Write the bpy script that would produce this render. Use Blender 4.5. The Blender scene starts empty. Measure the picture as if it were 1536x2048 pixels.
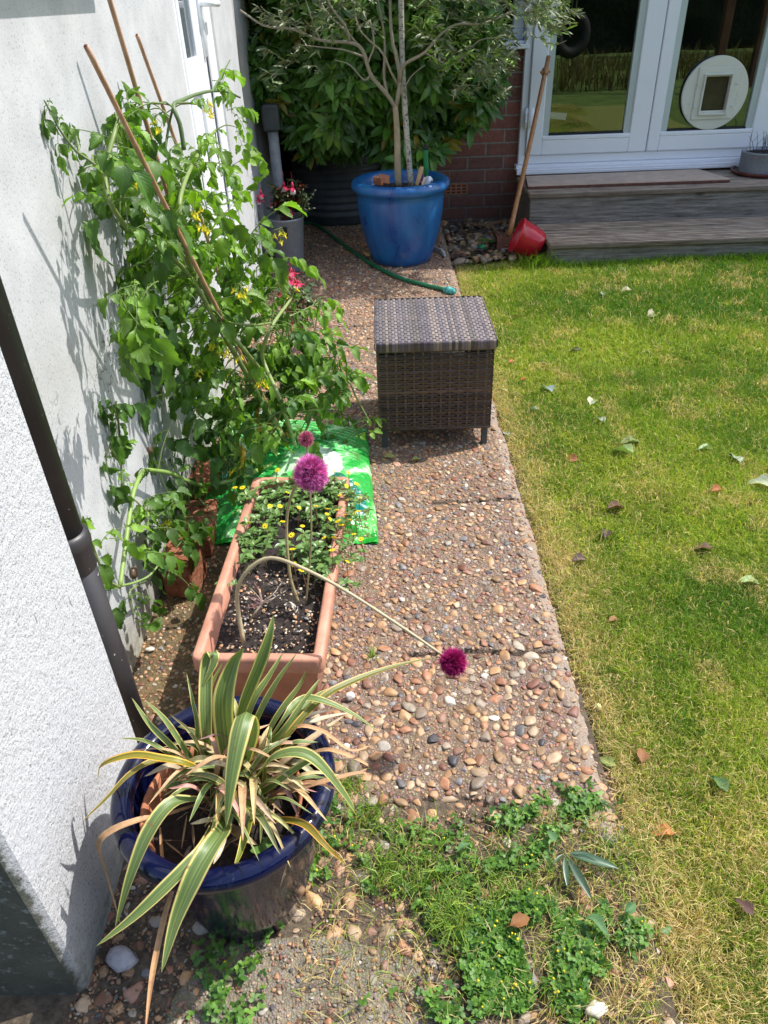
import bpy, math, random
import numpy as np
from mathutils import Vector, Matrix, Euler
random.seed(7); rng = np.random.default_rng(7)
scn = bpy.context.scene
C = scn.collection
PI = math.pi
R = math.radians

# ------------------------------------------------------------------ camera
F, H = 1483.0, 1.25
_dn = np.array([82, 2126, 1483.0]); _dn /= np.linalg.norm(_dn)
_yw = np.array([-21, -1034, 1483.0]); _yw -= _yw @ _dn * _dn; _yw /= np.linalg.norm(_yw)
_zw = -_dn; _xw = np.cross(_yw, _zw)
MC = np.array([_xw, _yw, _zw])          # camera axes -> world
CAM = np.array([0, 0, H])
cd = bpy.data.cameras.new('camera'); cam = bpy.data.objects.new('camera', cd); C.objects.link(cam)
cd.sensor_fit = 'VERTICAL'; cd.sensor_height = 36; cd.lens = 36 * F / 2048; cd.clip_start = .05; cd.clip_end = 500
_r = MC @ np.array([1, 0, 0]); _u = MC @ np.array([0, -1, 0]); _b = MC @ np.array([0, 0, -1])
cam.matrix_world = Matrix(((_r[0], _u[0], _b[0], 0), (_r[1], _u[1], _b[1], 0), (_r[2], _u[2], _b[2], H), (0, 0, 0, 1)))
scn.camera = cam

def at(u, v, x=None, y=None, z=None):
    d = MC @ np.array([u - 768, v - 1024, F])
    if z is not None: t = (z - H) / d[2]
    elif y is not None: t = y / d[1]
    else: t = x / d[0]
    return CAM + d * t

# ------------------------------------------------------------------ light
SUN_EL, SUN_AZ = R(56), R(70)           # azimuth from +Y towards +X
sd = np.array([math.sin(SUN_AZ) * math.cos(SUN_EL), math.cos(SUN_AZ) * math.cos(SUN_EL), math.sin(SUN_EL)])
w = bpy.data.worlds.new('World'); scn.world = w; w.use_nodes = True
wn = w.node_tree.nodes; bg = wn['Background']
sky = wn.new('ShaderNodeTexSky'); sky.sky_type = 'NISHITA'; sky.sun_disc = False
sky.sun_elevation = SUN_EL; sky.sun_rotation = SUN_AZ
sky.air_density = 1.2; sky.dust_density = 2.0
w.node_tree.links.new(sky.outputs[0], bg.inputs[0]); bg.inputs[1].default_value = .15
sl = bpy.data.lights.new('sun', 'SUN'); so = bpy.data.objects.new('sun', sl); C.objects.link(so)
sl.energy = 3.4; sl.angle = R(.5); sl.color = (1, .965, .90)
so.rotation_euler = Vector(sd).to_track_quat('Z', 'Y').to_euler(); so.location = (4, 4, 8)
scn.view_settings.view_transform = 'Standard'; scn.view_settings.look = 'None'
scn.view_settings.exposure = .80; scn.view_settings.gamma = 1
scn.cycles.max_bounces = 6; scn.cycles.transparent_max_bounces = 6

# ------------------------------------------------------------------ materials
class NT:
    def __init__(s, name):
        s.m = bpy.data.materials.new(name); s.m.use_nodes = True
        s.t = s.m.node_tree; s.p = s.t.nodes['Principled BSDF']; s.o = s.t.nodes['Material Output']
    def n(s, typ, ins=None, out=0, **props):
        nd = s.t.nodes.new('ShaderNode' + typ)
        for k, v in props.items(): setattr(nd, k, v)
        for k, v in (ins or {}).items(): s.set(nd.inputs[k], v)
        return nd.outputs[out]
    def set(s, sock, v):
        if isinstance(v, bpy.types.NodeSocket): s.t.links.new(v, sock)
        elif isinstance(v, tuple) and len(v) == 3 and sock.type == 'RGBA': sock.default_value = (*v, 1)
        else: sock.default_value = v
    def P(s, **kw):
        for k, v in kw.items(): s.set(s.p.inputs[k.replace('_', ' ')], v)
    def co(s, scale=(1, 1, 1), what='Object', rot=(0, 0, 0)):
        tc = s.t.nodes.new('ShaderNodeTexCoord').outputs[what]
        return s.n('Mapping', {'Vector': tc, 'Scale': scale, 'Rotation': rot})
    def noise(s, scale, detail=4, rough=.55, vec=None, dist=0):
        return s.n('TexNoise', {'Vector': vec or s.co(), 'Scale': scale, 'Detail': detail, 'Roughness': rough, 'Distortion': dist})
    def ramp(s, fac, stops, interp='LINEAR'):
        nd = s.t.nodes.new('ShaderNodeValToRGB'); cr = nd.color_ramp; cr.interpolation = interp
        while len(cr.elements) < len(stops): cr.elements.new(.5)
        for e, (p, c) in zip(cr.elements, stops):
            e.position = p; e.color = (*c, 1) if isinstance(c, tuple) else (c, c, c, 1)
        s.set(nd.inputs[0], fac); return nd.outputs[0]
    def mix(s, f, a, b, mode='MIX'):
        nd = s.t.nodes.new('ShaderNodeMix'); nd.data_type = 'RGBA'; nd.blend_type = mode
        s.set(nd.inputs[0], f); s.set(nd.inputs[6], a); s.set(nd.inputs[7], b); return nd.outputs[2]
    def math(s, op, a, b=0., c=0.):
        nd = s.t.nodes.new('ShaderNodeMath'); nd.operation = op
        s.set(nd.inputs[0], a); s.set(nd.inputs[1], b); s.set(nd.inputs[2], c); return nd.outputs[0]
    def bump(s, h, strength=.5, dist=.01, normal=None):
        ins = {'Height': h, 'Strength': strength, 'Distance': dist}
        if normal is not None: ins['Normal'] = normal
        s.P(Normal=s.n('Bump', ins)); return s.p.inputs['Normal'].links[0].from_socket
    def attr(s, name='col', out='Color'):
        nd = s.t.nodes.new('ShaderNodeAttribute'); nd.attribute_name = name; return nd.outputs[out]
    def xyz(s, vec):
        nd = s.t.nodes.new('ShaderNodeSeparateXYZ'); s.set(nd.inputs[0], vec); return nd.outputs

def simple(name, c, rough=.5, var=.25, nscale=20, bump=.2, bdist=.002, bscale=60, **kw):
    t = NT(name); n = t.noise(nscale)
    dark = tuple(x * (1 - var) for x in c); light = tuple(min(1, x * (1 + var)) for x in c)
    t.P(Base_Color=t.ramp(n, [(.3, dark), (.7, light)]), Roughness=rough, **kw)
    if bump: t.bump(t.noise(bscale, 5), bump, bdist)
    return t.m

def leafmat(name, rough=.45, trans=.3, veins=0, nscale=40, spec=.5, bumpd=.001, tint=(1.1, 1.25, .5)):
    t = NT(name); a = t.attr()
    n = t.noise(nscale, 3)
    c = t.mix(.35, a, t.ramp(n, [(.25, .35), (.75, 1.)]), 'MULTIPLY')
    c = t.mix(1., c, (1.15, 1.15, 1.15), 'MULTIPLY')
    if veins:
        uv = t.xyz(t.t.nodes.new('ShaderNodeTexCoord').outputs['UV'])
        av = t.math('ABSOLUTE', t.math('SUBTRACT', uv[1], .5))
        ph = t.math('SUBTRACT', t.math('MULTIPLY', uv[0], veins), t.math('MULTIPLY', av, veins * .9))
        fr = t.math('ABSOLUTE', t.math('SUBTRACT', t.math('FRACT', ph), .5))       # 0 at cell middle, .5 at vein
        vn = t.math('SMOOTH_MIN', t.math('MULTIPLY', t.math('SUBTRACT', .5, fr), 6.), t.math('MULTIPLY', av, 14.), .1)
        vn = t.math('MINIMUM', vn, 1.)
        c = t.mix(t.math('MULTIPLY', t.math('SUBTRACT', 1., vn), .3), c, t.mix(1., c, (1.7, 1.6, 1.6), 'MULTIPLY'))
        t.bump(vn, .35, bumpd * 1.2)
    else:
        t.bump(n, .3, bumpd)
    t.P(Base_Color=c, Roughness=rough)
    t.p.inputs['Specular IOR Level'].default_value = spec
    tr = t.n('BsdfTranslucent', {'Color': t.mix(1., c, tint, 'MULTIPLY')})
    t.t.links.new(t.n('MixShader', {0: trans, 1: t.p.outputs[0], 2: tr}), t.o.inputs[0])
    return t.m

M = {}
def _stucco():
    t = NT('white_render'); co = t.co()
    xyz = t.xyz(co)
    n1 = t.noise(9, 5); n2 = t.noise(170, 4, .75); n3 = t.noise(70, 4, .6)
    base = t.ramp(n1, [(.3, (.42, .425, .44)), (.65, (.51, .515, .53))])
    speck = t.ramp(n2, [(.36, .35), (.43, 1.)])
    base = t.mix(t.ramp(n1, [(.35, .9), (.6, .5)]), base, speck, 'MULTIPLY')
    # dirty foot of the wall with an uneven edge
    dz = t.math('ADD', xyz[2], t.math('MULTIPLY', t.math('SUBTRACT', t.noise(7, 4, .6), .5), .22))
    d = t.ramp(dz, [(.0, 1.), (.20, 0.)])
    base = t.mix(t.math('MULTIPLY', d, .9), base, t.ramp(t.noise(40, 5, .7), [(.35, (.16, .15, .11)), (.6, (.42, .41, .34))]))
    # drips
    st = t.noise(1, 3, .5, t.co((7, 7, 1.5)))
    base = t.mix(t.math('MULTIPLY', t.ramp(st, [(.5, 0.), (.7, .35)]), t.ramp(xyz[2], [(.15, .8), (.4, .0)])), base, (.45, .45, .38))
    # cracks
    vo = t.n('TexVoronoi', {'Vector': t.n('VectorMath', {0: t.co((5, 5, 3)), 1: t.n('TexNoise', {'Vector': t.co(), 'Scale': 12., 'Detail': 3.}, out=1)}), 'Scale': 1.0}, feature='DISTANCE_TO_EDGE')
    ck = t.math('MULTIPLY', t.ramp(vo, [(.0, 1.), (.012, 0.)]), t.ramp(t.noise(2.5, 2), [(.52, 0.), (.6, 1.)]))
    base = t.mix(t.math('MULTIPLY', ck, .85), base, (.14, .14, .13))
    t.P(Base_Color=base, Roughness=.9)
    h = t.math('ADD', t.math('MULTIPLY', n2, .7), t.math('MULTIPLY', n3, .5))
    h = t.math('SUBTRACT', h, t.math('MULTIPLY', ck, .5))
    t.bump(h, .5, .002)
    return t.m
M['stucco'] = _stucco()
def _stucco2():
    t = NT('pitted_white_render'); xyz = t.xyz(t.co())
    n2 = t.noise(230, 4, .75); n3 = t.noise(60, 4, .6); n1 = t.noise(8, 4)
    base = t.ramp(n2, [(.37, (.20, .20, .205)), (.46, (.57, .58, .61))])
    base = t.mix(t.ramp(n1, [(.35, .0), (.65, .45)]), base, (.59, .60, .625))
    dz = t.math('ADD', xyz[2], t.math('MULTIPLY', t.math('SUBTRACT', t.noise(7, 5, .7), .5), .25))
    base = t.mix(t.ramp(dz, [(.0, .85), (.12, 0.)]), base, t.ramp(t.noise(30, 5, .7), [(.35, (.12, .12, .09)), (.6, (.35, .36, .30))]))
    st = t.ramp(t.noise(1, 5, .7, t.co((60, 60, 9)), dist=.6), [(.66, 0.), (.70, 1.)])
    base = t.mix(t.math('MULTIPLY', st, .8), base, (.2, .2, .19))
    end = t.ramp(t.math('ADD', xyz[1], t.math('MULTIPLY', t.math('SUBTRACT', t.noise(35, 5, .75), .5), .03)), [(.0, 1.), (.006, 0.)])  # mask for the shaded end face; its shade is painted in as dark green
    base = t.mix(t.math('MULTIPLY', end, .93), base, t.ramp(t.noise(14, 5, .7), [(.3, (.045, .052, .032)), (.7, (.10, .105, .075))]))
    t.P(Base_Color=base, Roughness=.95)
    h = t.math('ADD', t.math('MULTIPLY', n2, .8), t.math('MULTIPLY', n3, 1.2))
    t.bump(t.math('SUBTRACT', h, t.math('MULTIPLY', st, .6)), .9, .004)
    return t.m
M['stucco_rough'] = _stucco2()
def _conc():
    t = NT('aggregate_concrete')
    n = t.noise(5, 5); g = t.noise(220, 4, .75)
    c = t.ramp(t.noise(30, 6, .7), [(.3, (.10, .066, .044)), (.55, (.20, .135, .092)), (.8, (.31, .225, .16))])
    c = t.mix(t.ramp(n, [(.45, 0.), (.7, .6)]), c, (.15, .1, .075))
    vo = t.n('TexVoronoi', {'Vector': t.co(), 'Scale': 190.}, out=1)
    vd = t.n('TexVoronoi', {'Vector': t.co(), 'Scale': 190.}, out=0)
    c = t.mix(t.math('MULTIPLY', t.ramp(vd, [(.28, 1.), (.36, 0.)]), .55), c, t.mix(.65, vo, (.45, .32, .22)))
    at_ = t.xyz(t.attr())
    c = t.mix(t.math('MULTIPLY', at_[0], .8), c, t.ramp(t.noise(18, 5, .7), [(.35, (.05, .04, .02)), (.6, (.15, .11, .04)), (.75, (.24, .2, .13))]))
    c = t.mix(t.math('MULTIPLY', at_[1], .6), c, (.36, .29, .23)); c = t.mix(t.math('MULTIPLY', at_[2], .85), c, (.03, .022, .016))
    t.P(Base_Color=c, Roughness=.9)
    t.bump(t.math('ADD', t.math('MULTIPLY', g, .8), t.math('MULTIPLY', vd, -.7)), .9, .004)
    return t.m
M['conc'] = _conc()
def _grit():
    t = NT('worn_sandy_concrete')
    c = t.ramp(t.noise(22, 6, .7), [(.3, (.16, .13, .09)), (.55, (.29, .24, .17)), (.8, (.42, .35, .26))])
    c = t.mix(t.ramp(t.noise(4, 4), [(.5, 0.), (.7, .6)]), c, (.12, .13, .05))
    vd = t.n('TexVoronoi', {'Vector': t.co(), 'Scale': 240.}, out=0); vo = t.n('TexVoronoi', {'Vector': t.co(), 'Scale': 240.}, out=1)
    c = t.mix(t.math('MULTIPLY', t.ramp(vd, [(.3, 1.), (.4, 0.)]), .5), c, t.mix(.6, vo, (.4, .32, .24)))
    t.P(Base_Color=c, Roughness=.95); t.bump(t.math('ADD', t.noise(150, 5, .8), t.math('MULTIPLY', vd, -.6)), 1., .006)
    return t.m
M['grit'] = _grit()
def _pebble():
    t = NT('pebbles'); a = t.attr(); n = t.noise(90, 5, .65)
    c = t.mix(.55, a, t.ramp(n, [(.25, (.40, .34, .30)), (.5, (1, 1, 1)), (.75, (1.4, 1.3, 1.15))]), 'MULTIPLY')
    t.P(Base_Color=c, Roughness=.55); t.bump(t.noise(400, 4), .35, .001); return t.m
M['pebble'] = _pebble()
M['soil'] = None
def _soil(name, a, b, sc=90):
    t = NT(name); n = t.noise(sc, 6, .75)
    t.P(Base_Color=t.ramp(n, [(.3, a), (.7, b)]), Roughness=.95); t.bump(t.noise(sc * 1.6, 6, .8), 1., .008); return t.m
M['soil'] = _soil('dark_compost', (.012, .009, .008), (.07, .052, .045))
M['dirt'] = _soil('garden_soil', (.04, .03, .02), (.24, .18, .12), 70)
def _thatch():
    t = NT('lawn_base')
    c = t.ramp(t.noise(60, 6, .7), [(.3, (.08, .11, .018)), (.55, (.26, .28, .05)), (.75, (.50, .42, .17))])
    t.P(Base_Color=c, Roughness=.95); t.bump(t.noise(160, 6, .8), 1., .01); return t.m
M['thatch'] = _thatch()
def _farlawn():
    t = NT('rough_lawn')
    c = t.ramp(t.noise(3, 7, .7), [(.3, (.06, .12, .015)), (.5, (.14, .22, .03)), (.7, (.24, .30, .06))])
    t.P(Base_Color=c, Roughness=.95); t.bump(t.noise(60, 6, .8), 1., .03); return t.m
M['farlawn'] = _farlawn()
def _grass():
    t = NT('grass_blades'); a = t.attr()
    t.P(Base_Color=a, Roughness=.55); t.p.inputs['Specular IOR Level'].default_value = .3
    tr = t.n('BsdfTranslucent', {'Color': t.mix(1., a, (1.2, 1.3, .6), 'MULTIPLY')})
    t.t.links.new(t.n('MixShader', {0: .4, 1: t.p.outputs[0], 2: tr}), t.o.inputs[0]); return t.m
M['grass'] = _grass()
M['tomato'] = leafmat('tomato_leaf', .42, .38, veins=7, tint=(1.25, 1.5, .35))
M['leaf'] = leafmat('glossy_leaf', .35, .22, veins=0)
M['olive'] = leafmat('olive_leaf', .5, .15)
M['petal'] = leafmat('petal', .5, .2, spec=.3, tint=(1.1, 1.1, 1.))
M['weed'] = leafmat('weed_leaf', .5, .3)
M['stem'] = leafmat('green_stem', .5, .1)
M['dryleaf'] = leafmat('dry_leaf', .7, .2, veins=6)
def _phorm():
    t = NT('variegated_strap_leaf'); a = t.attr()
    uv = t.xyz(t.t.nodes.new('ShaderNodeTexCoord').outputs['UV'])
    v = t.math('ABSOLUTE', t.math('SUBTRACT', uv[1], .5))       # 0 centre .. .5 edge
    w1 = t.n('TexNoise', {'Vector': t.n('CombineXYZ', {0: t.math('MULTIPLY', uv[1], 20.), 1: t.math('MULTIPLY', uv[0], .6), 2: 0.}), 'Scale': 1., 'Detail': 3.})
    green = t.ramp(w1, [(.36, (.10, .155, .05)), (.55, (.165, .24, .07)), (.70, (.38, .42, .15))])
    edge = t.ramp(v, [(.375, 0.), (.39, 1.)])
    mid = t.ramp(v, [(.455, 0.), (.485, 1.)])
    c = t.mix(edge, green, (.64, .60, .20)); c = t.mix(mid, c, (.42, .22, .10))
    blot = t.ramp(t.noise(60, 3, .6), [(.64, 0.), (.70, 1.)])
    c = t.mix(t.math('MULTIPLY', blot, .6), c, (.20, .12, .045))
    tipb = t.ramp(t.math('ADD', uv[0], t.math('MULTIPLY', t.noise(40, 3), .25)), [(1.02, 0.), (1.12, 1.)])
    c = t.mix(tipb, c, (.36, .24, .12))
    c = t.mix(1., c, a, 'MULTIPLY')
    t.P(Base_Color=c, Roughness=.44)
    t.bump(t.math('ADD', w1, 0.), .3, .001)
    tr = t.n('BsdfTranslucent', {'Color': t.mix(1., c, (1.2, 1.3, .5), 'MULTIPLY')})
    t.t.links.new(t.n('MixShader', {0: .25, 1: t.p.outputs[0], 2: tr}), t.o.inputs[0]); return t.m
M['phorm'] = _phorm()
def _dryblade():
    t = NT('dead_strap_leaf'); a = t.attr()
    n = t.noise(1, 4, .7, t.co((60, 60, 60)))
    t.P(Base_Color=t.mix(.5, a, t.ramp(n, [(.3, .3), (.7, 1.3)]), 'MULTIPLY'), Roughness=.7); t.bump(n, .5, .002); return t.m
M['dryblade'] = _dryblade()
def _glaze(name, c1, c2, streak=(.02, .2, .35), rough=.12, amt=.6):
    t = NT(name)
    n = t.noise(1, 5, .65, t.co((9, 9, 3)), dist=.5)
    c = t.ramp(n, [(.3, c1), (.6, c2), (.75, streak)])
    sp = t.ramp(t.noise(120, 3, .7), [(.66, 0.), (.72, 1.)])
    c = t.mix(t.math('MULTIPLY', sp, amt * .5), c, (.35, .4, .42))
    sc = t.ramp(t.noise(11, 6, .75), [(.63, 0.), (.7, 1.)])
    c = t.mix(t.math('MULTIPLY', sc, amt * .45), c, (.32, .42, .5))
    t.P(Base_Color=c, Roughness=t.ramp(n, [(.3, rough), (.7, rough * 2.4)]))
    t.p.inputs['Coat Weight'].default_value = .5; t.p.inputs['Coat Roughness'].default_value = .08
    t.bump(t.noise(30, 3), .25, .003); return t.m
M['blue'] = _glaze('blue_glaze', (.008, .055, .25), (.012, .14, .40), (.03, .24, .36), .22)
M['navy'] = _glaze('navy_glaze', (.002, .003, .016), (.003, .005, .035), (.006, .010, .04), .07, .12)
M['navy'].node_tree.nodes['Principled BSDF'].inputs['Coat Weight'].default_value = 0
M['terracotta'] = simple('terracotta_plastic', (.49, .23, .155), .55, .26, 16, .35, .0015, 160)
M['clay'] = simple('clay', (.40, .15, .07), .75, .35, 25, .4, .003, 80)
M['red'] = simple('red_glazed_pot', (.48, .014, .03), .22, .15, 10, .1)
M['saucer'] = simple('brown_saucer', (.12, .03, .02), .4)
M['upvc'] = simple('white_upvc', (.84, .845, .88), .3, .02, 3, 0)
M['bead'] = simple('grey_glazing_bead', (.50, .55, .52), .4, .04, 3, 0)
M['cream'] = simple('cream_plastic', (.66, .65, .56), .4, .05, 6, 0)
M['gasket'] = simple('black_gasket', (.015, .015, .018), .6, .2, 10, 0)
M['pipe'] = simple('dark_plastic_pipe', (.040, .038, .042), .42, .3, 12, .2, .001, 90)
def _pipe():
    t = NT('black_downpipe_plastic')
    c = t.ramp(t.noise(8, 4), [(.3, (.028, .026, .030)), (.7, (.052, .048, .052))])
    c = t.mix(t.ramp(t.noise(130, 2, .5), [(.735, 0.), (.75, 1.)]), c, (.5, .5, .5))
    c = t.mix(t.ramp(t.noise(1, 4, .7, t.co((70, 70, 7))), [(.74, 0.), (.77, .6)]), c, (.4, .4, .42))
    t.P(Base_Color=c, Roughness=.42); t.bump(t.noise(60, 3), .2, .001); return t.m
M['pipe'] = _pipe()
M['greypipe'] = simple('grey_pipe', (.30, .31, .33), .5)
M['barrel'] = simple('black_ribbed_plastic', (.06, .068, .075), .5, .3, 8, .2)
M['rubber'] = simple('rubber', (.02, .02, .02), .7)
M['rope'] = simple('rope', (.4, .38, .34), .9)
M['steel'] = simple('steel', (.5, .5, .52), .35, .2, 20, .2, Metallic=.9)
M['hose'] = simple('green_hose', (.01, .13, .055), .4, .2, 12)
M['teal'] = simple('teal_plastic', (.06, .34, .32), .4)
M['greenplastic'] = simple('green_plastic', (.01, .20, .06), .35)
M['orange'] = simple('orange_strap', (.6, .1, .03), .6)
M['palewood'] = simple('pale_wood', (.50, .33, .17), .55, .2, 30)
M['snail'] = simple('snail_shell', (.10, .06, .035), .4, .5, 120)
M['paper'] = simple('paper', (.7, .7, .75), .8, .02, 3, 0)
M['ink'] = simple('ink', (.05, .05, .12), .8, .02, 3, 0)
M['interior'] = simple('dark_room', (.02, .018, .016), .9, .3, 2, 0)
M['hedge'] = simple('dark_hedge', (.012, .022, .008), .9, .6, 6, 1., .1, 12)
M['shed'] = simple('stained_timber', (.10, .045, .02), .8, .4, 6)
M['fuchsia'] = simple('crimson', (.5, .012, .07), .5, .3, 40, 0)
M['whitepetal'] = simple('white_petal', (.8, .74, .74), .5, .1, 40, 0)
M['stone_white'] = simple('broken_white_stone', (.55, .5, .42), .8)
def _zinc():
    t = NT('galvanised_zinc'); v = t.n('TexVoronoi', {'Vector': t.co(), 'Scale': 130.}, out=1)
    c = t.mix(.5, (.30, .32, .36), v, 'MULTIPLY'); c = t.mix(.45, c, (.42, .45, .5))
    t.P(Base_Color=c, Roughness=.45, Metallic=.35); t.bump(t.noise(80, 3), .2, .001); return t.m
M['zinc'] = _zinc()
def _bamboo():
    t = NT('bamboo'); n = t.noise(1, 4, .6, t.co((80, 80, 8)))
    c = t.ramp(n, [(.3, (.30, .15, .085)), (.6, (.50, .29, .18)), (.8, (.28, .12, .07))])
    t.P(Base_Color=c, Roughness=.45); t.bump(n, .2, .001); return t.m
M['bamboo'] = _bamboo()
def _stick():
    t = NT('varnished_cane'); n = t.noise(1, 4, .6, t.co((90, 90, 5)))
    t.P(Base_Color=t.ramp(n, [(.3, (.28, .11, .035)), (.7, (.50, .24, .085))]), Roughness=.35); return t.m
M['stick'] = _stick()
def _deck(name, ribs, a, b, c_, axis=1, hue=None):
    t = NT(name); co = t.co((4, 80, 80)); n = t.noise(1, 8, .8, co)
    m = t.noise(7, 5, .7)
    c = t.ramp(n, [(.36, tuple(q * .35 for q in a)), (.43, a), (.52, b), (.64, c_)])
    c = t.mix(t.ramp(m, [(.5, 0.), (.75, .55)]), c, (.09, .06, .045))
    h = n
    if ribs:
        x = t.xyz(t.co())
        sw = t.math('SINE', t.math('MULTIPLY', x[1], 2 * PI * ribs))
        h = t.math('ADD', n, t.math('MULTIPLY', sw, .9))
        c = t.mix(t.ramp(t.math('ADD', sw, t.math('SUBTRACT', n, .5)), [(.0, .75), (.45, 0.)]), c, (.05, .038, .028))
    vo = t.n('TexVoronoi', {'Vector': t.co((1.3, 4, 4)), 'Scale': 1.6}, out=0)
    c = t.mix(t.ramp(vo, [(.03, .8), (.10, 0.)]), c, (.035, .03, .025))
    t.P(Base_Color=c, Roughness=.85); t.bump(h, .8, .004); return t.m
M['deckrib'] = _deck('ribbed_weathered_decking', 36, (.34, .24, .17), (.62, .49, .37), (.80, .71, .59))
M['riser'] = _deck('grey_weathered_board', 0, (.13, .115, .10), (.22, .20, .18), (.32, .295, .265))
M['board'] = simple('plywood_sheet', (.55, .42, .33), .75, .15, 14, .3)
M['boardedge'] = simple('plywood_edge', (.13, .05, .035), .8, .4, 40, .3)
def _brick():
    t = NT('purple_brown_brickwork')
    uv = t.co((1, 1, 1), 'UV')
    nd = t.t.nodes.new('ShaderNodeTexBrick'); t.set(nd.inputs['Vector'], uv)
    nd.offset = .5
    for k, v in (('Scale', 1.), ('Mortar Size', .006), ('Mortar Smooth', .3), ('Brick Width', .228), ('Row Height', .0765), ('Bias', 0.)): nd.inputs[k].default_value = v
    nd.inputs['Color1'].default_value = (.36, .125, .09, 1); nd.inputs['Color2'].default_value = (.20, .09, .07, 1); nd.inputs['Mortar'].default_value = (.32, .28, .23, 1)
    n = t.noise(35, 6, .7)
    c = t.mix(.7, nd.outputs[0], t.ramp(n, [(.3, .45), (.65, 1.15)]), 'MULTIPLY')
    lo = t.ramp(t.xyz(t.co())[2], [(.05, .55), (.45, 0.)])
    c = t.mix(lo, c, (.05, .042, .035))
    t.P(Base_Color=c, Roughness=.85)
    t.bump(t.math('ADD', t.math('MULTIPLY', nd.outputs[1], -1.), t.math('MULTIPLY', n, .35)), .9, .008); return t.m
M['brickwall'] = _brick()
def _rattan(name):
    t = NT(name); a = t.attr(); n = t.noise(1, 3, .6, t.co((300, 300, 300)))
    c = t.mix(.3, a, t.ramp(n, [(.3, .5), (.7, 1.2)]), 'MULTIPLY')
    t.P(Base_Color=c, Roughness=.38); t.bump(n, .2, .0008); return t.m
M['rattan'] = _rattan('woven_plastic_rattan')
def _bag():
    t = NT('printed_plastic_sack')
    c = t.attr()
    t.P(Base_Color=c, Roughness=.27)
    n = t.noise(14, 3, .5, dist=1.2); n2 = t.noise(60, 2, .5)
    sm = t.ramp(t.noise(9, 5, .7), [(.58, 0.), (.68, .55)]); t.P(Base_Color=t.mix(sm, c, (.12, .10, .05)))
    t.bump(t.math('ADD', n, t.math('MULTIPLY', n2, .35)), 1., .016)
    return t.m
M['bag'] = _bag()
def _glass():
    t = NT('double_glazing')
    gl = t.n('BsdfGlossy', {'Color': (.9, .95, .92), 'Roughness': .0})
    tr = t.n('BsdfTransparent', {'Color': (.80, .83, .81)})
    t.t.links.new(t.n('MixShader', {0: .11, 1: tr, 2: gl}), t.o.inputs[0]); return t.m
M['glass'] = _glass()
M['darkpane'] = simple('grey_door_glass', (.10, .12, .14), .08, .05, 3, 0)

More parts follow.
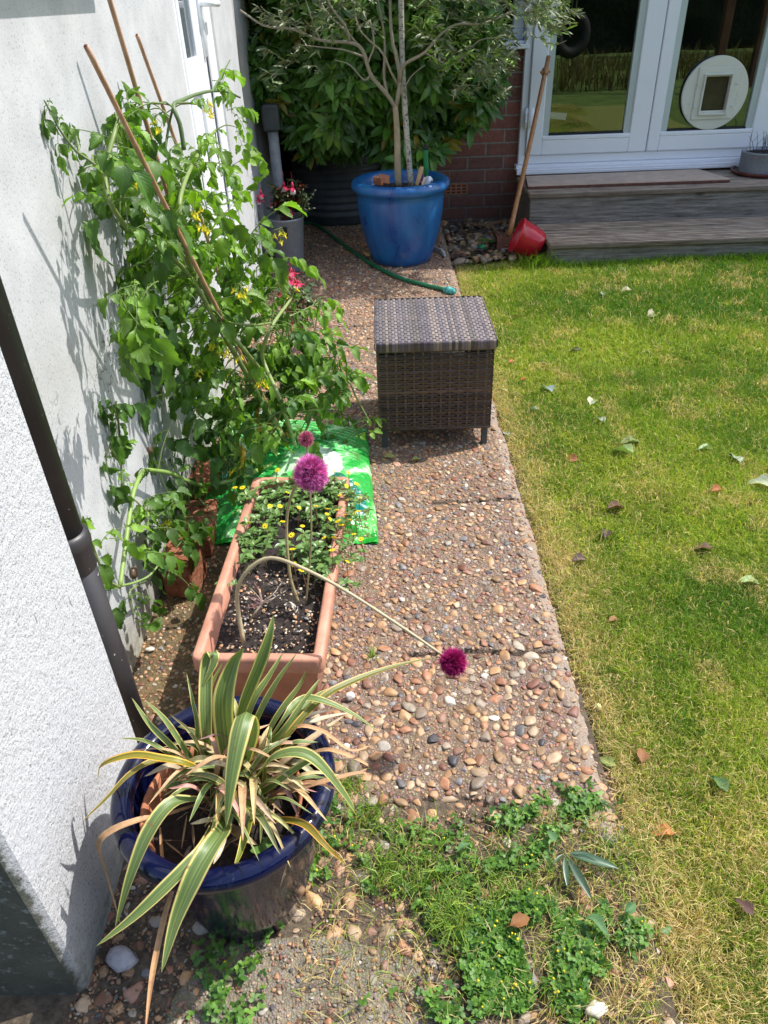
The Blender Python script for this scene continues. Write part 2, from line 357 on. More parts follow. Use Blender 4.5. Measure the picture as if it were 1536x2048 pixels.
# ------------------------------------------------------------------ mesh accumulation
class Acc:
    def __init__(s): s.V = []; s.L = []; s.S = []; s.UV = []; s.CO = []; s.n = 0
    def add(s, V, flat, sizes, uv=None, col=None):
        V = np.asarray(V, float).reshape(-1, 3); k = len(V)
        s.V.append(V); s.L.append(np.asarray(flat, np.int64) + s.n); s.S.append(np.asarray(sizes, np.int64))
        s.UV.append(np.zeros((k, 2)) if uv is None else np.asarray(uv, float))
        c = np.ones((k, 3)) if col is None else np.broadcast_to(np.asarray(col, float), (k, 3))
        s.CO.append(c); s.n += k; return s
    def inst(s, T, mats, locs, cols=None):
        """T = (V, flat, sizes, uv, col)"""
        V, flat, sizes, uv, tc = T; K = len(locs); k = len(V)
        if K == 0: return s
        W = np.einsum('kij,vj->kvi', np.asarray(mats), V) + np.asarray(locs)[:, None, :]
        fl = (np.asarray(flat)[None, :] + (np.arange(K) * k)[:, None]).ravel()
        c = np.ones((K, k, 3)) if cols is None else np.repeat(np.asarray(cols)[:, None, :], k, 1)
        if tc is not None: c = c * np.asarray(tc)[None]
        return s.add(W.reshape(-1, 3), fl, np.tile(sizes, K), np.tile(uv, (K, 1)), c.reshape(-1, 3))
    def box(s, x0, x1, y0, y1, z0, z1, col=None, bev=0., xf=None):
        b = bev
        if b <= 0:
            V = [(x, y, z) for z in (z0, z1) for x, y in ((x0, y0), (x1, y0), (x1, y1), (x0, y1))]
            Fc = [(3, 2, 1, 0), (4, 5, 6, 7), (0, 1, 5, 4), (1, 2, 6, 5), (2, 3, 7, 6), (3, 0, 4, 7)]
        else:
            V = []; Fc = []
            for z, ins in ((z0, b), (z0 + b, 0), (z1 - b, 0), (z1, b)):
                X0, X1, Y0, Y1 = x0 + ins, x1 - ins, y0 + ins, y1 - ins
                c_ = b if ins == 0 else b * .3
                V += [(X0 + c_, Y0, z), (X1 - c_, Y0, z), (X1, Y0 + c_, z), (X1, Y1 - c_, z), (X1 - c_, Y1, z), (X0 + c_, Y1, z), (X0, Y1 - c_, z), (X0, Y0 + c_, z)]
            for j in range(3):
                for i in range(8):
                    a = j * 8 + i; d = j * 8 + (i + 1) % 8; Fc.append((a, d, d + 8, a + 8))
            Fc.append(tuple(range(7, -1, -1))); Fc.append(tuple(range(24, 32)))
        V = np.array(V, float)
        if xf is not None: V = xf(V)
        return s.add(V, [i for f in Fc for i in f], [len(f) for f in Fc], None, col)
    def mesh(s, name, smooth=True):
        V = np.concatenate(s.V); L = np.concatenate(s.L); S = np.concatenate(s.S); UV = np.concatenate(s.UV); CO = np.concatenate(s.CO)
        m = bpy.data.meshes.new(name)
        m.vertices.add(len(V)); m.vertices.foreach_set('co', V.astype(np.float32).ravel())
        m.loops.add(len(L)); m.loops.foreach_set('vertex_index', L.astype(np.int32))
        m.polygons.add(len(S)); st = np.concatenate([[0], np.cumsum(S)[:-1]])
        m.polygons.foreach_set('loop_start', st.astype(np.int32)); m.polygons.foreach_set('loop_total', S.astype(np.int32))
        m.polygons.foreach_set('use_smooth', np.full(len(S), bool(smooth)))
        ul = m.uv_layers.new(name='UVMap'); ul.data.foreach_set('uv', UV[L].astype(np.float32).ravel())
        ca = m.color_attributes.new('col', 'FLOAT_COLOR', 'POINT')
        ca.data.foreach_set('color', np.concatenate([CO, np.ones((len(CO), 1))], 1).astype(np.float32).ravel())
        m.update(calc_edges=True); return m

WL = {}   # world location of every object
def mk(name, acc, mat, parent=None, smooth=True, label=None, cat=None, group=None, kind=None, origin=None, angle=None):
    V = np.concatenate(acc.V)
    if parent is not None:
        org = WL[parent.name]
        wo = (V.min(0) + V.max(0)) / 2 if origin is None else np.array(origin, float)
    else:
        wo = np.array([(V[:, 0].min() + V[:, 0].max()) / 2, (V[:, 1].min() + V[:, 1].max()) / 2, V[:, 2].min()]) if origin is None else np.array(origin, float)
        org = np.zeros(3)
    for k in range(len(acc.V)): acc.V[k] = acc.V[k] - wo
    m = acc.mesh(name, smooth)
    if angle is not None:
        try: m.shade_smooth() if False else None
        except Exception: pass
    mats = mat if isinstance(mat, (list, tuple)) else [mat]
    for q in mats: m.materials.append(q)
    o = bpy.data.objects.new(name, m); C.objects.link(o)
    o.location = wo - org
    if parent is not None: o.parent = parent
    WL[o.name] = wo
    tag(o, label, cat, group, kind)
    if angle is not None:
        md = o.modifiers.new('edges', 'EDGE_SPLIT'); md.split_angle = R(angle)
    return o
def tag(o, label=None, cat=None, group=None, kind=None):
    if label: o['label'] = label
    if cat: o['category'] = cat
    if group: o['group'] = group
    if kind: o['kind'] = kind
    return o
def thing(name, label, cat, loc, group=None):
    o = bpy.data.objects.new(name, None); C.objects.link(o); o.location = loc; o.empty_display_size = .05
    WL[o.name] = np.array(loc, float); return tag(o, label, cat, group)
def struct(name, acc, mat, **kw): return mk(name, acc, mat, kind='structure', **kw)

# ------------------------------------------------------------------ geometry helpers
def unit(v): v = np.asarray(v, float); return v / (np.linalg.norm(v) + 1e-12)
def spline(pts, n=24):
    P = np.asarray(pts, float)
    if len(P) == 2: return P[0] + (P[1] - P[0]) * np.linspace(0, 1, n)[:, None]
    d = np.concatenate([[0], np.cumsum(np.linalg.norm(np.diff(P, axis=0), axis=1) ** .5)]); d /= d[-1]
    Q = np.vstack([2 * P[0] - P[1], P, 2 * P[-1] - P[-2]])
    out = []
    for t in np.linspace(0, 1, n):
        i = min(np.searchsorted(d, t, 'right') - 1, len(P) - 2); u = (t - d[i]) / (d[i + 1] - d[i])
        p0, p1, p2, p3 = Q[i:i + 4]
        out.append(.5 * ((2 * p1) + (p2 - p0) * u + (2 * p0 - 5 * p1 + 4 * p2 - p3) * u * u + (3 * p1 - p0 - 3 * p2 + p3) * u ** 3))
    return np.array(out)
def tube(acc, pts, rad, n=8, col=None, cap=True, jit=0):
    P = np.asarray(pts, float); K = len(P); rad = np.broadcast_to(np.asarray(rad, float), (K,)) if np.ndim(rad) == 0 or len(rad) == K else np.interp(np.linspace(0, 1, K), np.linspace(0, 1, len(rad)), rad)
    T = np.gradient(P, axis=0); T /= np.linalg.norm(T, axis=1)[:, None] + 1e-12
    nrm = unit(np.cross(T[0], [0, 0, 1] if abs(T[0][2]) < .9 else [1, 0, 0])); V = []
    for i in range(K):
        nrm = unit(nrm - nrm @ T[i] * T[i]); b = np.cross(T[i], nrm)
        a = np.arange(n) * 2 * PI / n
        rr = rad[i] * (1 + (rng.uniform(-jit, jit, n) if jit else 0))
        V.append(P[i] + (np.cos(a)[:, None] * nrm + np.sin(a)[:, None] * b) * np.reshape(rr, (-1, 1)))
    V = np.concatenate(V); fl = []; sz = []
    for i in range(K - 1):
        for j in range(n):
            k = (j + 1) % n; fl += [i * n + j, i * n + k, (i + 1) * n + k, (i + 1) * n + j]; sz.append(4)
    if cap:
        fl += list(range(n - 1, -1, -1)) + list(range((K - 1) * n, K * n)); sz += [n, n]
    uv = np.stack([np.repeat(np.linspace(0, 1, K), n), np.tile(np.arange(n) / n, K)], 1)
    return acc.add(V, fl, sz, uv, col)
def lathe(acc, prof, c=(0, 0, 0), n=56, col=None, xf=None, wob=0):
    a = np.arange(n) * 2 * PI / n; V = []
    ph = rng.uniform(0, 6, 3)
    for k, (r, z) in enumerate(prof):
        rr = r * (1 + wob * (np.sin(2 * a + ph[0]) + .6 * np.sin(3 * a + ph[1])))
        V.append(np.stack([rr * np.cos(a), rr * np.sin(a), np.full(n, z)], 1))
    V = np.concatenate(V); fl = []; sz = []
    for i in range(len(prof) - 1):
        for j in range(n):
            k = (j + 1) % n; fl += [i * n + j, i * n + k, (i + 1) * n + k, (i + 1) * n + j]; sz.append(4)
    if xf is not None: V = xf(V)
    return acc.add(V + np.array(c), fl, sz, None, col)
def arcprof(cx, cz, r, a0, a1, n=8): return [(cx + r * math.cos(R(a)), cz + r * math.sin(R(a))) for a in np.linspace(a0, a1, n)]
def ribbon(acc, pts, width, side, fold=.2, col=None, cols=5, twist=0.):
    """pts Kx3, width profile (K), side vector; V-folded strap"""
    P = np.asarray(pts, float); K = len(P); T = np.gradient(P, axis=0); T /= np.linalg.norm(T, axis=1)[:, None] + 1e-12
    V = []; UV = []
    sv = np.asarray(side, float)
    for i in range(K):
        s_ = unit(sv - sv @ T[i] * T[i]); nn = unit(np.cross(s_, T[i]))
        if twist:
            a = twist * i / (K - 1); s_, nn = s_ * math.cos(a) + nn * math.sin(a), nn * math.cos(a) - s_ * math.sin(a)
        for j in range(cols):
            q = 2 * j / (cols - 1) - 1
            V.append(P[i] + s_ * q * width[i] / 2 + nn * (abs(q) - .5) * fold * width[i]); UV.append((i / (K - 1), j / (cols - 1)))
    fl = []; sz = []
    for i in range(K - 1):
        for j in range(cols - 1):
            a = i * cols + j; fl += [a, a + 1, a + cols + 1, a + cols]; sz.append(4)
    return acc.add(V, fl, sz, UV, col)
def vnoise(x, y, scale, seed=0):
    x = np.asarray(x) * scale + 31.7 * seed; y = np.asarray(y) * scale - 17.3 * seed
    xi = np.floor(x).astype(int); yi = np.floor(y).astype(int); fx = x - xi; fy = y - yi
    fx = fx * fx * (3 - 2 * fx); fy = fy * fy * (3 - 2 * fy)
    def h(a, b): 
        q = np.sin(a * 127.1 + b * 311.7 + seed * 74.7) * 43758.5453; return q - np.floor(q)
    return (h(xi, yi) * (1 - fx) + h(xi + 1, yi) * fx) * (1 - fy) + (h(xi, yi + 1) * (1 - fx) + h(xi + 1, yi + 1) * fx) * fy
def fbm(x, y, scale, seed=0, o=4):
    s = 0; a = .5; t = 0
    for k in range(o): s = s + a * vnoise(x, y, scale * 2 ** k, seed + k); t += a; a *= .5
    return s / t
def inpoly(px, py, poly):
    px = np.asarray(px); py = np.asarray(py); r = np.zeros(len(px), bool); n = len(poly)
    for i in range(n):
        x0, y0 = poly[i]; x1, y1 = poly[(i + 1) % n]
        c = ((y0 > py) != (y1 > py)) & (px < (x1 - x0) * (py - y0) / (y1 - y0 + 1e-12) + x0); r ^= c
    return r
def rotm(az, el, roll):
    """K matrices: local x -> direction (az, el), rolled"""
    az, el, roll = map(np.asarray, (az, el, roll))
    ca, sa, ce, se, cr, sr = np.cos(az), np.sin(az), np.cos(el), np.sin(el), np.cos(roll), np.sin(roll)
    X = np.stack([ca * ce, sa * ce, se], -1); Y0 = np.stack([-sa, ca, 0 * sa], -1); Z0 = np.cross(X, Y0)
    Y = Y0 * cr[..., None] + Z0 * sr[..., None]; Z = np.cross(X, Y)
    return np.stack([X, Y, Z], -1)
def leaf_t(L=1., W=.35, ns=7, nc=3, droop=.25, fold=.15, serr=0., lobes=0, pw=.8, wav=0., tipw=0.):
    V = []; UV = []
    for i in range(ns):
        t = i / (ns - 1); wd = W * (math.sin(PI * t ** pw) ** .85 if 0 < t < 1 else 0.02)
        if serr and 0 < i < ns - 1: wd *= 1 + serr * (1 if i % 2 else -1)
        for j in range(nc):
            q = 2 * j / (nc - 1) - 1
            fwd = .06 * abs(q) * (1 if (serr and i % 2) else 0)
            V.append((L * (t + fwd) * (1 - .1 * droop), q * wd * L, L * (-droop * t * t + fold * abs(q) * wd * 2 + wav * math.sin(t * 9 + q * 2) * abs(q))))
            UV.append((t, j / (nc - 1)))
    fl = []; sz = []
    for i in range(ns - 1):
        for j in range(nc - 1):
            a = i * nc + j; fl += [a, a + nc, a + nc + 1, a + 1]; sz.append(4)
    return (np.array(V), fl, sz, np.array(UV), None)
def acc_t(acc):
    return (np.concatenate(acc.V), np.concatenate(acc.L), np.concatenate(acc.S), np.concatenate(acc.UV), np.concatenate(acc.CO))
def ico(sub=2):
    import bmesh
    bm = bmesh.new(); bmesh.ops.create_icosphere(bm, subdivisions=sub, radius=1)
    V = np.array([v.co[:] for v in bm.verts]); F_ = [[v.index for v in f.verts] for f in bm.faces]; bm.free()
    return V, np.array(F_).ravel(), np.full(len(F_), 3)
ICO2 = ico(2); ICO1 = ico(1); ICO3 = ico(3)
def sph(acc, c, r, col=None, ic=ICO2):
    return acc.add(ic[0] * np.asarray(r) + np.asarray(c), ic[1], ic[2], None, col)
def text_mesh(s, size, depth, name='lettering'):
    cu = bpy.data.curves.new(name, 'FONT'); cu.body = s; cu.size = size; cu.extrude = depth; cu.align_x = 'CENTER'
    return cu

# ================================================================== SETTING
# ---- ground under everything
def sheet(x0, x1, y0, y1, nx, ny, zf, uv=True):
    X, Y = np.meshgrid(np.linspace(x0, x1, nx), np.linspace(y0, y1, ny)); Z = zf(X, Y)
    V = np.stack([X, Y, Z], -1).reshape(-1, 3); i = np.arange((nx - 1) * (ny - 1)); r = i // (nx - 1); c = i % (nx - 1); a = r * nx + c
    fl = np.stack([a, a + 1, a + nx + 1, a + nx], 1).ravel()
    return V, fl, np.full(len(i), 4)
PX = .385          # right edge of the path
LZ = -.035         # lawn level
A = Acc(); A.add(*sheet(-60, 60, -40, 80, 61, 61, lambda X, Y: 0 * X - .075)); struct('ground', A, M['farlawn'])
A = Acc(); A.add(*sheet(-1.0, .402, -.2, 1.1, 180, 160, lambda X, Y: -.022 + .012 * fbm(X, Y, 14, 3) + .006 * fbm(X, Y, 60, 4) - .03 * (X > .415)))
struct('soil', A, M['dirt'])
def lawnz(X, Y): return LZ + .02 * (fbm(X, Y, 4, 9) - .5) + .008 * (fbm(X, Y, 25, 2) - .5) - .012 * np.clip((.43 - X) / .05, 0, 1)
A = Acc(); A.add(*sheet(.40, 3.4, -.7, 4.4, 220, 420, lawnz)); struct('lawn', A, M['thatch'])
A = Acc(); A.add(*sheet(.392, .445, -.5, 4.3, 12, 500, lambda X, Y: lawnz(X, Y) + .006 + .012 * (fbm(X, Y, 30, 15) - .5) - .03 * np.clip((X - .43) / .015, 0, 1) ** 2)); struct('bare_soil', A, M['dirt'])
A = Acc(); A.add(*sheet(.40, 1.02, 4.38, 5.2, 50, 60, lambda X, Y: -.03 + .02 * fbm(X, Y, 9, 5))); struct('bare_soil', A, M['dirt'])

# ---- path with embedded pebbles
def near_edge(x):   # ragged near end of the slab
    return .80 + .05 * np.sin(x * 6 + 1) + .05 * (fbm(x, x * 0, 12, 5) - .5) - .06 * np.clip((x - .1) / .28, 0, 1)
def pathz(X, Y):
    z = .006 * (fbm(X, Y, 3, 1) - .5) + .005 * (fbm(X, Y, 40, 6) - .5)
    ex = PX + .018 * (fbm(Y, Y * 0, 7, 8) - .5) + .008 * (fbm(Y, Y * 0, 40, 3) - .5) + .012
    z = z - .012 * np.clip((X - ex + .03) / .03, 0, 1) ** 2 - .08 * np.clip((X - ex) / .012, 0, 1)
    ne = near_edge(X); z = z - .01 * np.clip((ne + .03 - Y) / .03, 0, 1) ** 2 - .07 * np.clip((ne - Y) / .015, 0, 1)
    return z - .014 * crack(X, Y)
def crack(X, Y):
    c = 0 * X
    for yc, gate in ((1.84, .12), (1.215, .02), (3.3, -1.)):     # joints across the path
        yy = yc + .03 * (fbm(X, X * 0, 9, int(yc * 10)) - .5)
        c = np.maximum(c, np.exp(-((Y - yy) / .005) ** 2) * (X > gate))
    return c
A = Acc(); sh_ = sheet(-1.0, .43, .68, 6.1, 240, 1400, pathz); mo_ = np.clip((-.375 + .05 * (fbm(sh_[0][:, 0], sh_[0][:, 1], 6, 93) - .5) * 2 - sh_[0][:, 0]) / .05, 0, 1); ed_ = np.clip((sh_[0][:, 0] - PX + .03) / .015, 0, 1); A.add(*sh_, None, np.stack([mo_, ed_, crack(sh_[0][:, 0], sh_[0][:, 1])], 1)); path = struct('path', A, M['conc'])
def slabz(X, Y):
    poly = [(-.40, .30), (-.36, .52), (-.28, .60), (-.10, .60), (.02, .56), (.06, .44), (.10, .30), (.12, .1), (-.4, .1)]
    cx = inpoly(X.ravel(), Y.ravel(), poly).reshape(X.shape)
    return -.052 + .040 * cx + .008 * (fbm(X, Y, 20, 7) - .5) + .004 * fbm(X, Y, 80, 2)
A = Acc(); A.add(*sheet(-.44, .14, .1, .64, 140, 130, slabz)); struct('slab', A, M['grit'])

PAL = np.array([(.52, .32, .17), (.46, .22, .12), (.60, .43, .27), (.30, .13, .085), (.26, .25, .25), (.62, .52, .40), (.64, .38, .19), (.11, .105, .115), (.50, .27, .18), (.40, .31, .23), (.70, .62, .52), (.50, .28, .14)])
PW = np.array([15, 14, 12, 8, 4.5, 5, 12, 1.6, 10, 8, 2.5, 10]); PW = PW / PW.sum()
def pebble_shapes(ic, n, trim):
    out = []
    for k in range(n):
        V, fl, sz = ic; V = V.copy(); s_ = rng.uniform(0, 9, 6)
        for c in range(7 if k % 3 else 3):
            d = unit(rng.normal(0, 1, 3) * [1, 1, .8]); h = rng.uniform(.52, .85); e = V @ d - h; V = V - np.maximum(e, 0)[:, None] * .93 * d
        V = V * (1 + .10 * np.sin(V[:, 0] * 2.3 + s_[0]) * np.cos(V[:, 1] * 2.1 + s_[1]) + .05 * np.sin(V[:, 1] * 5 + s_[2]) + .04 * np.sin(V[:, 2] * 6 + V[:, 0] * 5 + s_[3]))[:, None]
        V = V / np.abs(V[:, :2]).max()
        F_ = np.asarray(fl).reshape(-1, 3)
        if trim: F_ = F_[(ic[0][F_][:, :, 2].max(1) > -.25)]
        out.append((V, F_.ravel(), np.full(len(F_), 3), np.zeros((len(V), 2)), None))
    return out
PEB = pebble_shapes(ICO2, 8, False); PEBH = pebble_shapes(ICO3, 14, True)
def scatter(n, x0, x1, y0, y1, rfun, keep, gap=.92, tries=None):
    cell = .02; grid = {}; out = []
    xs = rng.uniform(x0, x1, n); ys = rng.uniform(y0, y1, n); rs = rfun(xs, ys)
    ok = keep(xs, ys); xs, ys, rs = xs[ok], ys[ok], rs[ok]
    o = np.argsort(-rs); xs, ys, rs = xs[o], ys[o], rs[o]
    for x, y, r in zip(xs.tolist(), ys.tolist(), rs.tolist()):
        ci, cj = int(x // cell), int(y // cell); bad = False
        for i in (-2, -1, 0, 1, 2):
            for j in (-2, -1, 0, 1, 2):
                for (a, b, c) in grid.get((ci + i, cj + j), ()):
                    if (a - x) ** 2 + (b - y) ** 2 < (gap * (c + r)) ** 2: bad = True; break
                if bad: break
            if bad: break
        if bad: continue
        grid.setdefault((ci, cj), []).append((x, y, r)); out.append((x, y, r))
    return np.array(out)
def pebbles(acc, pts, zf, up=.25, flat=(.5, .75), tint=1., pal=None):
    x, y, r = pts.T; K = len(x); near = (y < 2.3) & (r > .0042); z = zf(x, y); var = np.where(near, rng.integers(0, len(PEBH), K), -1 - rng.integers(0, len(PEB), K))
    a = rng.uniform(0, 2 * PI, K); el = rng.uniform(1.0, 1.55, K); fz = rng.uniform(*flat, K)
    ca, sa = np.cos(a), np.sin(a)
    m = np.zeros((K, 3, 3)); m[:, 0, 0] = ca * r * el; m[:, 0, 1] = -sa * r; m[:, 1, 0] = sa * r * el; m[:, 1, 1] = ca * r; m[:, 2, 2] = r * fz
    tx, ty = rng.uniform(-.25, .25, K), rng.uniform(-.25, .25, K); m[:, 2, 0] = tx * r; m[:, 2, 1] = ty * r
    cols = PAL[rng.choice(len(PAL), K, p=PW if pal is None else pal)] * rng.uniform(.55, 1.2, (K, 1)) * tint
    loc = np.stack([x, y, z + r * fz * up], 1)
    for v in range(len(PEBH)):
        s_ = var == v; acc.inst(PEBH[v], m[s_], loc[s_], cols[s_])
    for v in range(len(PEB)):
        s_ = var == -1 - v; acc.inst(PEB[v], m[s_], loc[s_], cols[s_])
def rf(x, y): 
    base = np.exp(rng.normal(math.log(.0047), .36, len(x)))
    big = fbm(x, y, 2.5, 12); return np.clip(base * (.8 + .5 * big) * np.where(y < 1.25, 1.22, 1.0), .0024, .0145)
moss = lambda x, y: np.clip((-.375 + .05 * (fbm(x, y, 6, 93) - .5) * 2 - x) / .05, 0, 1) * np.clip((1.95 - y) / .15, 0, 1)
pk = lambda x, y: (crack(x, y) < .05) & (moss(x, y) < .5 + .5 * (rng.random(len(x)) < .25)) & (x < PX - .012 + .022 * (rng.random(len(x)) < .4)) & (y > near_edge(x) - .01) & (fbm(x, y, 9, 21) > .27)
pts = scatter(40000, -.62, PX + .005, .74, 5.6, rf, pk, .86)
A = Acc(); pebbles(A, pts, pathz, -.05, flat=(.42, .66), tint=.72)
rf2 = lambda x, y: np.clip(np.exp(rng.normal(math.log(.0036), .28, len(x))), .002, .0065)
big = {}
for x_, y_, r_ in pts: big.setdefault((int(x_ // .02), int(y_ // .02)), []).append((x_, y_, r_))
p2 = scatter(52000, -.62, PX + .01, .74, 5.2, rf2, lambda x, y: (x < PX + .012) & (y > near_edge(x) - .01) & (fbm(x, y, 17, 22) > .30), .95)
p2 = p2[crack(p2[:, 0], p2[:, 1]) < .3]
kk = np.array([all((a - x_) ** 2 + (b - y_) ** 2 > (.95 * (c + r_)) ** 2 for i in (-1, 0, 1) for j in (-1, 0, 1) for (a, b, c) in big.get((int(x_ // .02) + i, int(y_ // .02) + j), ())) for x_, y_, r_ in p2])
p2 = p2[kk]; pebbles(A, p2, pathz, .0, flat=(.5, .8), tint=.72); print('small', len(p2))
mk('embedded_pebbles', A, M['pebble'], parent=path)
print('pebbles', len(pts))
# rubble and stones in the broken ground at the near end
A = Acc()
k1 = lambda x, y: ((fbm(x, y, 8, 33) > .36) & ~inpoly(x, y, [(-.40, .2), (-.36, .5), (-.26, .58), (-.10, .58), (.0, .55), (.05, .44), (.1, .2)]))
pts = scatter(4200, -.52, PX + .02, .28, .88, lambda x, y: np.clip(np.exp(rng.normal(math.log(.0062), .42, len(x))), .003, .016), k1, .9)
pebbles(A, pts, lambda x, y: -.018 + 0 * x, .1, tint=.72)
pts = scatter(1300, -.40, .1, .28, .62, lambda x, y: np.clip(np.exp(rng.normal(math.log(.0026), .4, len(x))), .0015, .008), lambda x, y: inpoly(x, y, [(-.39, .3), (-.35, .52), (-.28, .59), (-.10, .59), (.02, .55), (.06, .43), (.1, .3)]), 1.1)
pebbles(A, pts, lambda x, y: slabz(x, y) + .001, -.15, tint=.7)
pts = scatter(16000, -.52, PX + .03, .25, .9, lambda x, y: np.clip(np.exp(rng.normal(math.log(.0022), .35, len(x))), .0012, .005), lambda x, y: (x > -.52) & (fbm(x, y, 30, 34) > .40) & ~(inpoly(x, y, [(-.39, .3), (-.35, .52), (-.28, .59), (-.10, .59), (.02, .55), (.06, .43), (.1, .3)]) & (rng.random(len(x)) < .7)), .9)
pebbles(A, pts, lambda x, y: np.where(inpoly(x, y, [(-.39, .3), (-.35, .52), (-.28, .59), (-.10, .59), (.02, .55), (.06, .43), (.1, .3)]), slabz(x, y) + .001, -.013), .2, tint=.55)
mk('gravel', A, M['pebble'], kind='stuff', label='loose pebbles in the broken ground at the near end of the path')
# gravel, bark beside the steps
A = Acc()
pts = scatter(3500, .41, .99, 4.2, 5.15, lambda x, y: np.clip(np.exp(rng.normal(math.log(.014), .4, len(x))), .006, .03), lambda x, y: (y > 4.24 + .2 * (x - .4)) & (fbm(x, y, 6, 50) > .42), .8)
pebbles(A, pts, lambda x, y: -.015 + 0 * x, .4, tint=.75, pal=np.array([8, 4, 14, 4, 8, 16, 8, 6, 4, 14, 8, 6]) / 100)
K = 300; T = leaf_t(1, .3, 4, 3, .2, .1)
xx = rng.uniform(.42, .98, K); yy = rng.uniform(4.3, 5.1, K); mm = rotm(rng.uniform(0, 6.3, K), rng.uniform(-.2, .35, K), rng.uniform(-.6, .6, K)) * rng.uniform(.02, .06, K)[:, None, None]
A.inst(T, mm, np.stack([xx, yy, rng.uniform(-.012, .02, K)], 1), np.array([(.10, .06, .04), (.2, .14, .08), (.05, .035, .03), (.28, .2, .1)])[rng.integers(0, 4, K)])
mk('gravel', A, M['pebble'], kind='stuff', label='stones and bark chips in the bare corner between path and steps')

# ---- grass
def blades(acc, x, y, z, h, wd, cols, lean=.6, curl=.5):
    K = len(x); a = rng.uniform(0, 2 * PI, K); ln = np.abs(rng.normal(0, lean, K)); f = rng.uniform(0, 2 * PI, K)
    sx, sy = np.cos(f) * wd / 2, np.sin(f) * wd / 2
    dx, dy = np.cos(a), np.sin(a)
    l1 = np.sin(np.clip(ln * .6, 0, 1.45)); c1 = np.cos(np.clip(ln * .6, 0, 1.45)); l2 = np.sin(np.clip(ln + curl * rng.uniform(.3, 1.3, K), 0, 1.9)); c2 = np.cos(np.clip(ln + curl, 0, 1.9))
    P0 = np.stack([x, y, z], 1); P1 = P0 + np.stack([dx * l1, dy * l1, c1], 1) * (h * .5)[:, None]; P2 = P1 + np.stack([dx * l2, dy * l2, c2], 1) * (h * .55)[:, None]
    S = np.stack([sx, sy, 0 * sx], 1)
    V = np.stack([P0 - S, P0 + S, P1 - S * .85, P1 + S * .85, P2], 1).reshape(-1, 3)
    b = (np.arange(K) * 5)[:, None]
    fl = np.concatenate([b + np.array([0, 1, 3, 2]), b + np.array([2, 3, 4])], 1).ravel(); sz = np.tile([4, 3], K)
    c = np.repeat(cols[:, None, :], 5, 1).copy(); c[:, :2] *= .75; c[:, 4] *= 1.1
    acc.add(V, fl, sz, None, c.reshape(-1, 3))
GC = dict(g1=(.10, .22, .016), g2=(.25, .40, .030), g3=(.47, .51, .065), s=(.74, .58, .27), s2=(.52, .38, .16))
def grasscol(x, y):
    K = len(x); n = fbm(x, y, 2.3, 77); n2 = fbm(x, y, 9, 78)
    g = np.clip((n - .28) * 3 + rng.normal(0, .25, K), 0, 1)[:, None]
    dk = np.clip((y - 2.6) / 1.2, 0, 1) * np.clip((x - .3) / 1., .3, 1)
    g = np.clip(g - dk[:, None] * .6, 0, 1)
    c = np.array(GC['g1']) * (1 - g) + np.where(rng.random((K, 1)) < .4, GC['g2'], GC['g3']) * g
    edge = np.exp(-np.clip(x - .40, 0, 9) / .09) * .75 * np.clip((3.4 - y) / 1., .25, 1)
    ps = .05 + edge + .5 * np.clip((n2 - .56) * 4, 0, 1) + .3 * np.clip((fbm(x, y, 1.6, 83) - .5) * 5, 0, 1) * np.clip((3. - y), 0, 1) + .28 * np.clip((1.15 - y) / .6, 0, 1)
    st = rng.random(K) < ps
    c[st] = np.where(rng.random((st.sum(), 1)) < .65, GC['s'], GC['s2'])
    return c * rng.uniform(.75, 1.2, (K, 1)), st
A = Acc()
for (x0, x1, y0, y1, dens, hs, ws) in ((.40, 1.5, .1, 1.6, 125000, .025, .0016), (.40, 2.2, 1.6, 2.8, 72000, .030, .0021), (.40, 2.9, 2.8, 4.2, 42000, .036, .0030), (1.5, 2.4, .1, 1.6, 22000, .026, .0026), (.4, 2.6, -.8, .1, 8000, .03, .004)):
    K = int((x1 - x0) * (y1 - y0) * dens); x = rng.uniform(x0, x1, K); y = rng.uniform(y0, y1, K)
    d = fbm(x, y, 14, 5); bare = np.exp(-np.clip(x - .42, 0, 9) / .03) * .55
    k = (rng.random(K) < np.clip(.4 + d, 0, 1) * (1 - bare)) & ~((x > .9) & (y > 4.16)); x, y = x[k], y[k]; K = len(x)
    c, st = grasscol(x, y)
    h = hs * rng.uniform(.5, 1.5, K) * (.6 + .9 * fbm(x, y, 5, 31)) * np.where(st, .9, 1)
    z = lawnz(x, y) + np.where(st, rng.uniform(0, .012, K), 0)
    blades(A, x, y, z, h, ws * rng.uniform(.6, 1.3, K), c, .75, .8)
